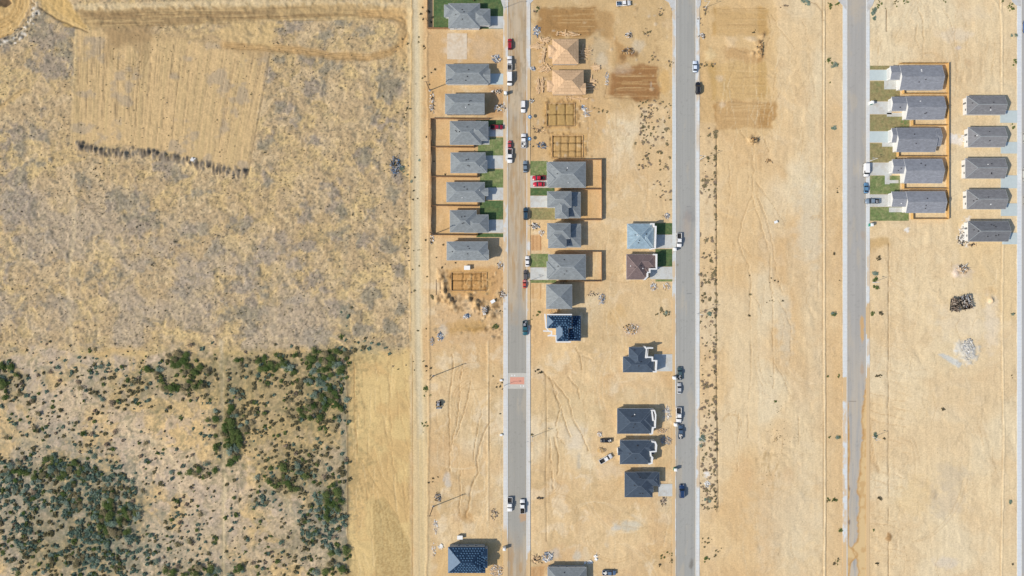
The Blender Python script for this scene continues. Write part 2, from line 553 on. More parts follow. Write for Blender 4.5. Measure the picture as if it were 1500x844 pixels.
# --- dry rough field (upper left)
d1 = fbm(wx, wy, 42, 5, 30)
d2 = fbm(wx, wy, 11, 5, 33)
d3 = fbm(X, Y, 3.4, 3, 36)
fld = lerp(F3((210, 184, 136)), F3((219, 193, 142)), ss(.4, .7, fbm(X, Y, 60, 3, 38)))
fld = lerp(fld, F3((212, 190, 158)), ss(.42, .62, fbm(wx, wy, 24, 4, 39)) * .6)
fld = lerp(fld, F3((197, 172, 134)), ss(.38, .62, d2) * .8)
lowleft = ss(-60, 60, (Y - 330) + (250 - X) * .35) * (1 - ss(440, 540, X))
d4 = fbm(X, Y, 7, 4, 34)
pt = np.zeros_like(X)
for (cx, cy, rx, ry) in [(a / 2.44, b / 2.44, c / 2.44, d / 2.44) for a, b, c, d in (
        (150, 140, 120, 80), (200, 230, 70, 60), (40, 500, 50, 70), (140, 480, 60, 50), (130, 580, 50, 25), (600, 600, 60, 50), (430, 710, 70, 50), (80, 720, 60, 60), (510, 790, 70, 40), (960, 260, 25, 50),
        (1040, 95, 70, 40), (1230, 80, 50, 30), (1170, 130, 60, 30), (1290, 110, 40, 30), (1000, 210, 40, 20), (1110, 210, 60, 30), (1200, 240, 60, 30), (1350, 260, 60, 30), (1400, 320, 50, 50), (1130, 320, 60, 40),
        (1010, 390, 40, 40), (1110, 500, 40, 20), (1050, 430, 30, 20), (1390, 470, 50, 50), (1340, 430, 30, 30), (1420, 620, 30, 40), (1300, 560, 40, 30), (960, 640, 25, 40), (940, 520, 40, 30), (1190, 680, 50, 40),
        (1200, 740, 50, 40), (1090, 750, 50, 50), (1330, 760, 40, 50), (700, 690, 50, 30), (300, 640, 40, 30), (690, 820, 60, 30), (860, 790, 50, 30), (1400, 690, 30, 40), (30, 130, 60, 70), (60, 620, 50, 40))] + \
        [(300 + a / 4.69, 330 + b / 4.69, c / 4.69, d / 4.69) for a, b, c, d in (
        (530, 90, 50, 50), (700, 150, 70, 40), (600, 280, 70, 70), (900, 100, 90, 70), (1080, 120, 50, 60), (1250, 150, 70, 40), (770, 360, 60, 50), (820, 450, 50, 40), (930, 590, 100, 70), (1140, 480, 70, 60), (1340, 330, 60, 70),
        (650, 520, 60, 40), (250, 430, 70, 50), (280, 590, 140, 80), (100, 170, 70, 60), (800, 780, 110, 60), (1100, 720, 100, 60), (1350, 570, 40, 50), (1280, 700, 60, 50), (320, 720, 50, 40), (580, 520, 50, 30), (430, 230, 70, 60), (260, 310, 60, 40))]:
    w = g.win(cx - rx * 2 - 5, cy - ry * 2 - 5, cx + rx * 2 + 5, cy + ry * 2 + 5)
    r_ = ((g.X[w] - cx) / rx) ** 2 + ((g.Y[w] - cy) / ry) ** 2
    pt[w] = np.maximum(pt[w], np.exp(-r_ * .9))
d4 = fbm(X, Y, 6, 4, 34)
d5 = fbm(wx, wy, 26, 4, 133)
mv = ss(.52, .66, d5 * .34 + d2 * .30 + d4 * .22 + pt * .26 + lowleft * .07)
hue = ss(.42, .58, fbm(X, Y, 30, 3, 35))
fld = fld * (1 - mv[..., None] * .8) + lerp(F3((170, 157, 142)), F3((160, 152, 132)), hue) * mv[..., None] * .8
fld = lerp(fld, F3((140, 134, 120)), mv * ss(.52, .66, d4 * .6 + d3 * .4) * .55)
fld = lerp(fld, F3((186, 172, 154)), lowleft * ss(.4, .6, fbm(wx, wy, 46, 4, 29)) * .6)
vein = np.abs(fbm(wx * 1.0, wy, 9.5, 3, 41) - .5)
fld = fld * (1 - (1 - ss(0, .035, vein)) * .20 * ss(.35, .55, fbm(X, Y, 26, 2, 43)))[..., None]
fld = lerp(fld, F3((120, 110, 92)), (1 - ss(.24, .34, d3)) * .4)
fld = lerp(fld, F3((230, 208, 160)), ss(.68, .8, d3) * .45)
fld = lerp(fld, F3((124, 120, 102)), ss(.62, .72, fbm(X, Y, 5.5, 4, 46)) * .5)
vein2 = np.abs(fbm(X + d2 * 14, Y, 5.0, 2, 47) - .5)
fld = fld * (1 - (1 - ss(0, .045, vein2)) * .17 * ss(.4, .6, fbm(X, Y, 18, 2, 132)))[..., None]
g2 = fbm(X, Y, 1.7, 2, 48) - .5
g4 = fbm(X + 9, Y, 3.6, 3, 49) - .5
gv = .45 + .35 * mv + .35 * ss(.4, .65, fbm(X, Y, 34, 3, 28))
fld = fld * (1 + (g2 * .46 + g4 * .50) * gv)[..., None]
fld = lerp(fld, F3((104, 100, 84)), ss(.68, .78, fbm(X, Y, 2.1, 2, 44)) * .6)
fld = fld * np.array([.955, .935, .90])
hf = (d2 - .5) * .9 + (d3 - .5) * .3 + (d4 - .5) * .5

# --- pink-tan scrubland (lower left)
s1 = fbm(wx, wy, 55, 4, 50)
scr = lerp(F3((215, 191, 157)), F3((222, 190, 138)), ss(.42, .58, s1))
scr = lerp(scr, F3((200, 180, 158)), ss(.5, .66, fbm(wx, wy, 16, 4, 52)) * .7)
yel = np.exp(-((X - 400) / 130) ** 2 - ((Y - 590) / 80) ** 2)
scr = lerp(scr, F3((224, 190, 130)), np.clip(yel, 0, 1) * .65)
scr = lerp(scr, F3((150, 138, 112)), (1 - ss(.27, .37, fbm(X, Y, 3.6, 3, 54))) * .6)
scr = lerp(scr, F3((128, 128, 98)), ss(.60, .70, fbm(wx, wy, 8, 4, 56)) * .45)
g2 = fbm(X, Y, 1.8, 2, 148) - .5
scr = scr * (1 + g2 * .3 + (fbm(X, Y, 4, 3, 149) - .5) * .3)[..., None]
scr = lerp(scr, F3((118, 112, 92)), ss(.66, .78, fbm(X, Y, 2.6, 2, 150)) * .5)
hsc = (fbm(wx, wy, 10, 4, 58) - .5) * .8

edgeX = 601 + (fbm(X, Y, 18, 2, 60) - .5) * 8
mF = (1 - ss(-3, 3, X - edgeX))
bY = 516 + (fbm(X, Y, 40, 3, 62) - .5) * 46 - ss(300, 480, X) * 2 - (1 - ss(60, 200, X)) * 10
mS = ss(-9, 9, Y - bY) * (1 - ss(-2.5, 2.5, X - 508 - (fbm(X, Y, 12, 2, 64) - .5) * 5))
mG = ss(-9, 9, Y - 513 - (fbm(X, Y, 12, 2, 65) - .5) * 14) * (1 - mS) * mF
g.c = sand
g.c = lerp(g.c, fld, mF)
g.h = hs * (1 - mF) + hf * mF
g.c = lerp(g.c, scr, mS)
g.h = g.h * (1 - mS) + hsc * mS
grd = lerp(F3((221, 192, 134)), F3((213, 180, 124)), ss(.4, .65, fbm(wx, wy, 30, 4, 67)))
grd = grd * (1 + (fbm(X, Y, 3, 3, 69, sy=30) - .5)[..., None] * .14)
g.c = lerp(g.c, grd, mG)
g.h = g.h * (1 - mG) + (fbm(wx, wy, 12, 3, 70) - .5) * .3 * mG
gr_ = (fbm(X, Y, 1.9, 2, 71) - .5)
g.c = g.c * (1 + gr_ * .13 + (fbm(wx, Y, 5, 3, 72, sy=12) - .5) * .10)[..., None]

# --- ploughed rectangle with slanting furrows
w, m = g.poly([(112, 42), (240, 52), (395, 76), (383, 140), (362, 256), (300, 240), (240, 222), (180, 212), (104, 212)], None, 1, 3, 3)
Xw, Yw = g.X[w], g.Y[w]
u = Xw + (Yw - 140) * (.02 + .16 * ss(110, 395, Xw))
f1 = fbm(u, Yw, 2.0, 2, 75, sy=70)
f2 = fbm(u, Yw, 6, 2, 77, sy=110)
pc = lerp(np.broadcast_to(alb(218, 186, 136), Xw.shape + (3,)), alb(202, 175, 127), ss(.35, .7, f1 * .6 + f2 * .4))
pc = pc * (1 + (fbm(Xw, Yw, 2.2, 3, 178) - .5) * .3)[..., None]
pc = lerp(pc, np.broadcast_to(alb(150, 130, 98), pc.shape), (1 - ss(.20, .34, f1)) * .6 * ss(.35, .6, fbm(Xw, Yw, 14, 3, 179, sy=30)))
pc = lerp(pc, np.broadcast_to(alb(170, 156, 136), pc.shape), ss(.58, .7, fbm(Xw, Yw, 26, 4, 79)) * .6)
g.c[w] = g.c[w] * (1 - m[..., None] * .9) + pc * m[..., None] * .9
g.h[w] = g.h[w] * (1 - m * .6) + (f1 - .5) * .2 * m
for i in range(46):
    t = random.random(); x = 108 + t * 270; y0 = 50 + t * 26 + random.uniform(0, 40); L = random.uniform(40, 130)
    sl_ = -(.02 + .16 * t)
    g.line([(x, y0), (x + sl_ * L, min(y0 + L, 208 + t * 44))], .9, alb(132, 112, 84), random.uniform(.3, .7), -.1, .7, i, 8, brk=.3)
g.poly([(160, 40), (222, 38), (222, 70), (210, 96), (200, 70), (182, 64), (166, 76), (158, 100), (152, 70)], alb(168, 142, 104), .55, 4, 6, 0, 44)
g.poly([(222, 46), (330, 46), (400, 76), (380, 90), (310, 62), (230, 58)], alb(186, 158, 116), .5, 4, 6, 0, 45)
g.line([(363, 256), (385, 140), (396, 78)], 1.8, alb(140, 120, 92), .6, -.15, 1.2, 5)
g.line([(112, 45), (104, 212)], 1.6, alb(232, 204, 150), .5, .1, 1, 6)
# heaped end of the furrows
for i in range(150):
    t = i / 149
    x = 112 + t * 252; y = 211 + 4 * math.sin(t * 9) + t * 40
    g.ell(x + random.uniform(-3, 3), y + random.uniform(-4, 5), random.uniform(1.2, 2.6), random.uniform(2.5, 6), alb(112, 102, 90) if random.random() < .62 else alb(150, 138, 120), .75, .5, .6, random.uniform(.25, .7), i)

# --- haul tracks across the top left
DK, TN, LT = alb(156, 130, 92), alb(202, 172, 122), alb(222, 192, 138)
g.poly([(75, 8), (330, 0), (600, 2), (600, 14), (420, 9), (300, 18), (90, 15)], alb(222, 200, 158), .7, 3, 3)
g.poly([(98, 15), (200, 13), (300, 10), (420, 6), (500, 4), (585, 10), (600, 26), (470, 26), (380, 31), (250, 38), (140, 42), (98, 30)], alb(188, 160, 114), .9, 4, 5, -.2)
g.poly([(112, 16), (200, 15), (300, 13), (405, 13), (405, 22), (300, 30), (230, 38), (150, 37)], alb(162, 136, 98), .85, 5, 6)
for i in range(60):
    x = random.uniform(90, 560); yy = 24 + random.uniform(-9, 12) - (x - 250) * .02
    g.line([(x, yy), (x + random.uniform(50, 120), yy + random.uniform(-3, 1))], 1.3, random.choice([DK, LT, alb(150, 122, 84)]), .5, random.uniform(-.12, .1), 1.5, i, 20)
g.poly([(42, -34), (78, -34), (128, 44), (98, 40), (62, 12)], alb(208, 174, 114), .95, 2.5, 2, -.2)
for o_ in (-9, -5, -1, 3, 7):
    g.line([(52 + o_ * 1.2, -10), (78 + o_, 18), (120 + o_ * .5, 42)], 1.4, alb(228, 196, 138) if o_ % 2 else alb(176, 144, 92), .5, -.08, 1, 30 + o_)
g.line([(45, 2), (64, 16), (82, 28), (128, 47)], 1.6, alb(110, 90, 64), .8, -.3, .8, 12)
g.poly([(-60, -40), (48, -40), (42, 12), (24, 42), (0, 58), (-60, 66)], alb(206, 172, 116), .95, 2.5, 2, -.4)
for r_ in (26, 31, 36, 40, 44, 49, 53):
    pts = [(-8 + r_ * 1.02 * math.cos(a), -4 + r_ * 1.12 * math.sin(a)) for a in np.linspace(-.4, 1.9, 14)]
    g.line(pts, 1.5, random.choice([alb(226, 194, 138), alb(176, 142, 90)]), .6, random.choice([-.15, .12]), 1.2, r_)
pts = [(-8 + 62 * math.cos(a), -4 + 68 * math.sin(a)) for a in np.linspace(.15, 1.7, 16)]
g.line(pts, 4.5, alb(215, 200, 172), .7, .4, 3, 66)
for i in range(80):
    a = random.uniform(.25, 1.6); r_ = random.uniform(57, 70)
    g.ell(-8 + r_ * math.cos(a), -4 + r_ * 1.08 * math.sin(a), random.uniform(.9, 2.4), random.uniform(.9, 2.6), random.choice([alb(95, 92, 84), alb(228, 220, 205), alb(120, 110, 96)]), .8, .4, .5, random.uniform(-.3, .5), i)
g.poly([(-10, -10), (8, -10), (16, 4), (8, 10), (-10, 8)], alb(96, 78, 62), .9, 1.5, 1, -.6)
g.line([(-20, 170), (5, 155), (24, 140), (38, 131)], 5, TN, .85, -.2, 1.5, 71)
g.line([(-20, 166), (5, 151), (22, 138), (34, 131)], 1.2, alb(140, 112, 70), .6, -.1, 1, 72)
# loop track
loop = [(330, 66), (395, 70), (440, 74), (490, 82), (540, 84), (570, 78), (590, 64), (597, 46), (592, 30), (570, 22), (530, 20)]
g.line(loop, 11, alb(198, 164, 114), .95, -.22, 3.0, 74, 14)
for o_ in (-4, -1.5, 2, 4.5):
    g.line([(x, y + o_ * (1 if y > 50 else -1)) for x, y in loop], 1.3, alb(160, 128, 84), .65, -.12, 1.2, 80 + int(o_), 9)
g.poly([(350, 34), (404, 32), (400, 70), (355, 62), (330, 60), (305, 48)], alb(214, 184, 130), .65, 4, 4)
for r_ in (14, 19, 24, 28):
    g.line([(190 + r_ * math.cos(a), 80 + r_ * .95 * math.sin(a)) for a in np.linspace(-.6, 3.4, 16)], 1.3, alb(160, 136, 96), .5, -.08, 1, r_)
for r_ in (8, 13, 17):
    g.line([(94 + r_ * .8 * math.cos(a), 52 + r_ * 1.5 * math.sin(a)) for a in np.linspace(0, 4.6, 16)], 1.1, alb(146, 132, 112), .45, -.06, 1, r_)
g.poly([(152, 42), (218, 38), (222, 66), (200, 60), (165, 70)], alb(170, 142, 102), .75, 5, 6)
g.poly([(600, 2), (612, 40), (604, 90), (585, 92), (580, 30), (540, 16)], alb(210, 174, 120), .6, 6, 6)
# faint footpaths in the field and scrub
for pts, k in (([(105, 250), (108, 330), (100, 420), (104, 500), (112, 520), (118, 580), (108, 600)], .5),
               ([(325, 500), (326, 560), (324, 620), (328, 700), (326, 844), (326, 900)], 1.0),
               ([(0, 648), (60, 640), (140, 632), (190, 640), (240, 650), (262, 690)], .5),
               ([(180, 618), (215, 640), (250, 672), (264, 730)], .4),
               ([(110, 600), (150, 612), (230, 580), (262, 560)], .35),
               ([(398, 330), (400, 400), (402, 480), (406, 520)], .25),
               ([(370, 700), (412, 724), (440, 770), (470, 820)], .5),
               ([(-10, 775), (60, 765), (120, 745), (150, 740)], .45)):
    g.line(pts, 5, alb(222, 200, 160), k, -.08, 3, int(pts[0][1]) % 50)
g.line([(327, 500), (325, 600), (327, 700), (325, 900)], 1, alb(170, 148, 112), .4, -.05, .6, 3)
# shrub litter under the dense thickets
GREEN = [(262, 548, 46, 26, .9, 'g'), (330, 640, 18, 50, .9, 'g'), (300, 560, 60, 30, .5, 'o'), (345, 630, 14, 34, .9, 'g'), (65, 712, 85, 44, .95, 'b'),
         (60, 690, 50, 10, .7, 'g'), (145, 735, 55, 62, .95, 'b'), (170, 760, 30, 36, .9, 'g'), (150, 810, 80, 36, .9, 'b'), (10, 556, 22, 26, .9, 'g'),
         (430, 532, 80, 12, .9, 'g'), (490, 520, 28, 9, .95, 'g'), (480, 560, 28, 28, .9, 'g'), (470, 600, 36, 26, .7, 'g'), (400, 580, 70, 40, .66, 'o'), (430, 640, 70, 45, .55, 'o'),
         (300, 690, 14, 8, .9, 'g'), (386, 732, 16, 10, .9, 'b'), (450, 695, 60, 34, .8, 'o'), (420, 700, 30, 20, .7, 'g'), (468, 762, 30, 42, .95, 'b'), (485, 740, 18, 22, .9, 'g'),
         (430, 800, 20, 18, .6, 'o'), (498, 812, 14, 22, .8, 'g'), (505, 640, 5, 200, .7, 'b'), (300, 840, 60, 14, .7, 'g'), (20, 790, 40, 40, .7, 'b'), (80, 800, 50, 44, .7, 'o'),
         (110, 685, 16, 14, .8, 'g'), (175, 575, 44, 24, .6, 'o'), (370, 545, 40, 22, .65, 'o'), (40, 600, 50, 60, .3, 'b'), (270, 790, 60, 50, .35, 'b'), (400, 800, 60, 40, .4, 'o'), (130, 540, 50, 20, .4, 'b'), (240, 600, 18, 10, .5, 'o'), (545, 508, 34, 8, .6, 'b'), (75, 640, 60, 14, .35, 'b'), (480, 838, 30, 8, .6, 'g')]
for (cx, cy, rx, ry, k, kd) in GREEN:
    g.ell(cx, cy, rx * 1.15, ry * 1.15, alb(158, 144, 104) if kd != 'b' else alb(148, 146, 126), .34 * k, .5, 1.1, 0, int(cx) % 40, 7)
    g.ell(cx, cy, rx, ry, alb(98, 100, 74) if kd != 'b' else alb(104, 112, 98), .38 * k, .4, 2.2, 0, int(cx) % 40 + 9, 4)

# --- gravel track down the middle and the graded strip beside it
g.poly([(590, -60), (616, -60), (620, 40), (619, 180), (619, 510), (626, 620), (632, 900), (606, 900), (604, 620), (602, 500), (601, 200), (598, 60)], alb(222, 198, 152), .85, 3, 3)
g.line([(607, -60), (611, 100), (611, 320), (613, 520), (617, 640)], 7.5, alb(219, 205, 172), .85, -.15, 1, 100)
g.line([(617, 640), (618, 740), (620, 900)], 7, alb(222, 198, 148), .6, -.1, 1, 101)
for o_ in (-3.5, 3):
    g.line([(607 + o_, -60), (611 + o_, 100), (611 + o_, 320), (613 + o_, 520), (617 + o_, 700), (618 + o_, 900)], 1.3, alb(200, 184, 150), .5, -.05, .8, 102)
g.line([(604, -60), (601, 240), (601, 500)], 1.5, alb(214, 176, 118), .7, .25, 1.5, 103)
g.line([(625, -60), (627, 180), (628, 340), (629, 560), (627, 740), (624, 900)], 2, alb(190, 160, 116), .6, .25, 1.5, 104)
g.line([(604, 520), (605, 700), (604, 900)], 1, alb(176, 142, 92), .8, -.1, .5, 105)
g.line([(508, 520), (509, 700), (510, 900)], 1.3, alb(120, 100, 74), .8, .15, .8, 106)
g.line([(518, 530), (520, 620), (524, 664)], 1.3, alb(170, 136, 88), .8, -.15, 1.5, 107)
for i in range(90):
    x = random.uniform(515, 598); y = random.uniform(518, 840)
    g.line([(x, y), (x + random.uniform(-3, 10), y + random.uniform(15, 55))], 1.1, random.choice([alb(182, 148, 100), alb(190, 156, 106), alb(236, 208, 154)]), random.uniform(.3, .65), -.1, 1.8, i, 9)
g.line([(528, 672), (552, 712), (582, 756), (592, 790)], 1.2, alb(180, 150, 100), .7, -.1, 1, 7)
g.line([(540, 664), (564, 706), (590, 744)], 1.2, alb(180, 150, 100), .5, -.08, 1, 8)
w, m = g.poly([(546, 734), (562, 728), (588, 768), (600, 800), (601, 900), (556, 900), (548, 800)], None, 1, 1.5, 1.5)
pc = lerp(np.broadcast_to(alb(204, 178, 124), m.shape + (3,)), np.broadcast_to(alb(180, 152, 102), m.shape + (3,)), ss(.35, .65, fbm(g.X[w], g.Y[w], 1.7, 2, 31)))
g.c[w] = lerp(g.c[w], pc, m * .85)

# --- building plots, brown graded pads
for pts, c_, k, sd in (
        ([(778, -30), (985, -30), (985, 150), (900, 160), (862, 236), (778, 236)], (204, 172, 122), .62, 51),
        ([(1024, -30), (1130, -30), (1142, 60), (1136, 190), (1100, 204), (1026, 190)], (216, 182, 128), .55, 52),
        ([(860, 60), (890, 60), (900, 110), (880, 150), (866, 140)], (212, 190, 150), .5, 53),
        ([(790, 12), (872, 10), (880, 40), (868, 54), (800, 55), (788, 40)], (176, 136, 86), .85, 1),
        ([(868, 10), (900, 16), (902, 60), (880, 50)], (186, 148, 98), .6, 2),
        ([(905, 98), (964, 98), (966, 146), (886, 142), (890, 118)], (164, 120, 76), .9, 3),
        ([(900, 55), (922, 75), (918, 100), (905, 98)], (190, 148, 96), .6, 4),
        ([(1046, 12), (1122, 12), (1128, 50), (1046, 52)], (204, 166, 108), .85, 5),
        ([(1060, 66), (1118, 80), (1116, 95), (1062, 84)], (192, 150, 98), .85, 6),
        ([(1040, 90), (1122, 92), (1126, 145), (1040, 146)], (208, 172, 112), .8, 7),
        ([(1048, 148), (1138, 150), (1132, 184), (1108, 186), (1050, 190)], (190, 148, 94), .85, 8),
        ([(626, 46), (740, 46), (740, 100), (626, 100)], (212, 174, 124), .7, 9),
        ([(626, 120), (652, 92), (652, 172), (626, 172)], (214, 170, 112), .5, 10),
        ([(632, 178), (715, 178), (715, 345), (632, 345)], (218, 178, 124), .7, 11),
        ([(716, 125), (740, 125), (740, 172), (712, 172)], (196, 152, 104), .7, 12),
        ([(640, 345), (738, 345), (738, 500), (640, 500)], (214, 180, 136), .6, 13),
        ([(652, 396), (738, 390), (738, 430), (716, 440), (660, 436)], (206, 160, 104), .7, 14),
        ([(780, 56), (900, 56), (896, 150), (870, 232), (780, 232)], (216, 180, 130), .65, 15),
        ([(858, 238), (882, 238), (882, 322), (850, 322)], (226, 182, 122), .8, 16),
        ([(776, 344), (880, 330), (880, 372), (776, 372)], (214, 182, 138), .4, 17),
        ([(638, 800), (745, 795), (745, 860), (638, 860)], (220, 182, 124), .6, 18),
        ([(860, 220), (990, 220), (990, 540), (880, 540)], (222, 194, 150), .35, 19),
        ([(1274, 350), (1303, 350), (1303, 362), (1276, 366)], (206, 172, 118), .8, 20),
        ([(1385, 300), (1500, 345), (1500, 470), (1440, 470)], (232, 202, 150), .4, 21)):
    g.poly(pts, alb(*(v * (.97 if sd < 9 else 1) for v in c_)), k * (1.0 if sd < 9 else .8), 3, 6, -.05, sd, 12)
    g.poly([(x * .92 + .08 * pts[0][0], y * .92 + .08 * pts[2][1]) for x, y in pts], alb(*(v - 8 for v in c_)), k * .45, 6, 9, 0, sd + 20, 9)
for i in range(110):   # blade marks over the pads
    x0, y0, x1, y1 = random.choice([(792, 12, 870, 54), (892, 100, 962, 142), (1048, 14, 1122, 50), (1042, 92, 1120, 145), (1050, 150, 1130, 186)])
    y = random.uniform(y0, y1); x = random.uniform(x0, x1 - 20)
    g.line([(x, y), (min(x1, x + random.uniform(20, 60)), y + random.uniform(-1, 1))], 1.2, random.choice([alb(216, 178, 122), alb(160, 122, 76), alb(224, 192, 140)]), .4, random.uniform(-.05, .05), .7, i, 16)
for pts in ([(792, 12), (872, 11)], [(965, 100), (966, 144)], [(888, 143), (966, 146)], [(886, 142), (890, 120)], [(1046, 13), (1122, 12)], [(1050, 150), (1130, 150)], [(1062, 67), (1106, 80)]):
    g.line(pts, 1.2, alb(140, 108, 70), .5, -.15, 1.5, 9)
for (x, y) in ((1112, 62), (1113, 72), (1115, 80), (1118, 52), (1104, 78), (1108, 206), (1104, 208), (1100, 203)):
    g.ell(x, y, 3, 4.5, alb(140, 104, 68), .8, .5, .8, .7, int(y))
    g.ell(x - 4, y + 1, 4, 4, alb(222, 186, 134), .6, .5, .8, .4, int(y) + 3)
g.ell(1070, 62, 9, 8, alb(228, 202, 164), .7, .5, .6, .25, 3)
g.ell(1100, 57, 8, 4, alb(230, 208, 176), .7, .5, .6, .3, 4)
g.ell(1040, 80, 9, 9, alb(232, 208, 160), .6, .5, .6, .2, 5)
# finished slab waiting for a house, forms for two driveways
g.poly(rect(776, 344, 793, 367), alb(206, 160, 112), .8, 1, .6, -.05, 22)
g.poly(rect(776, 415, 793, 438), alb(214, 176, 124), .6, 1, .6, -.05, 23)
for x in (777, 781, 787, 792):
    g.line([(x, 345), (x, 366)], .9, alb(158, 112, 72), .8, .05, .2, x)
    g.line([(x, 416), (x, 438)], .8, alb(170, 128, 84), .7, .05, .2, x)
    g.line([(x, 834), (x, 870)], .9, alb(150, 112, 74), .7, .05, .2, x)
g.poly(rect(776, 830, 797, 870), alb(196, 152, 104), .7, 1, .6, -.05, 24)


# footing trenches of houses being started
def trenches(x0, y0, x1, y1, xs, ys, c_in, seed, wdt=1.25):
    g.poly(rect(x0 - 6, y0 - 5, x1 + 6, y1 + 5), alb(212, 172, 112), .7, 3, 5, 0, seed)
    g.poly(rect(x0, y0, x1, y1), alb(*c_in), .8, 1.2, .8, .05, seed)
    for x in xs:
        g.line([(x, y0), (x, y1)], wdt, alb(98, 76, 46), .92, -.4, .6, seed + int(x), 5)
    for y in ys:
        g.line([(x0, y), (x1, y)], wdt, alb(98, 76, 46), .88, -.35, .6, seed + int(y), 5)
    for k_ in range(10):
        xx, yy = (x0 + random.uniform(-4, 0) if random.random() < .5 else x1 + random.uniform(-1, 4)), random.uniform(y0, y1)
        g.line([(xx, yy), (xx, yy + random.uniform(2, 5))], 1.1, alb(120, 94, 60), .8, -.25, .4, k_)
        g.line([(random.uniform(x0, x1), random.uniform(y0, y1))] * 2, 1.8, alb(214, 176, 120), .5, .1, .4, k_)


trenches(801, 152, 841, 184, (803, 816, 828.6, 840.5), (152.5, 168, 184), (184, 152, 96), 3)
trenches(809.5, 199, 853, 230, (810.4, 822, 833, 843.7, 852.5), (199.5, 209.5, 221.5, 230), (196, 160, 106), 5)
trenches(662, 400, 712, 425, (663, 678, 691, 705), (401, 411, 424.5), (198, 150, 92), 7, 1.3)
for i in range(60):
    g.ell(random.uniform(680, 715), random.uniform(402, 424), random.uniform(.8, 2), random.uniform(.8, 2.4), random.choice([alb(110, 84, 54), alb(224, 186, 130)]), .6, .5, .6, random.uniform(-.2, .3), i)
for i in range(90):
    x0, y0, x1, y1 = random.choice([(798, 146, 846, 152), (842, 150, 850, 186), (798, 186, 850, 198), (855, 196, 866, 232), (800, 150, 806, 186), (646, 396, 660, 440)])
    g.ell(random.uniform(x0, x1), random.uniform(y0, y1), random.uniform(1, 2.6), random.uniform(1, 3), random.choice([alb(132, 100, 64), alb(224, 190, 138), alb(160, 124, 82)]), .55, .5, .7, random.uniform(-.1, .4), i)
# spoil heaps round the left-hand start
for (cx, cy, rx, ry, h) in ((650, 418, 4, 14, .9), (653, 436, 6, 9, 1.0), (661, 441, 6, 5, 1.1), (687, 437, 6, 5, .9), (697, 448, 5, 7, 1.2), (711, 455, 5, 7, 1.1), (645, 404, 4, 8, .6),
                            (731, 431, 5, 6, .5), (720, 462, 6, 6, .5), (704, 444, 8, 5, .5), (722, 446, 10, 6, .4), (700, 480, 30, 5, .3), (665, 452, 8, 6, .5), (640, 440, 4, 8, .4)):
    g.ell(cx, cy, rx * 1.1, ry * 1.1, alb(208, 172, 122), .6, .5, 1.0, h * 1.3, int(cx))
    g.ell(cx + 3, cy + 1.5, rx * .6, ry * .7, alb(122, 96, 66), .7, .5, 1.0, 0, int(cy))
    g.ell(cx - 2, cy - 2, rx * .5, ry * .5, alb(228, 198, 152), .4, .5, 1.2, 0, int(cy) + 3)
for i in range(150):
    x, y = random.uniform(638, 738), random.uniform(392, 496)
    if 660 < x < 713 and y < 427:
        continue
    g.ell(x, y, random.uniform(.8, 2.8), random.uniform(.8, 3), random.choice([alb(120, 95, 66), alb(228, 200, 156), alb(160, 128, 88), alb(120, 118, 104)]), .5, .5, .9, random.uniform(-.1, .5), i)
g.poly([(655, 478), (675, 468), (712, 470), (712, 482), (690, 488), (660, 490)], alb(196, 156, 92), .55, 5, 5, 0, 30)
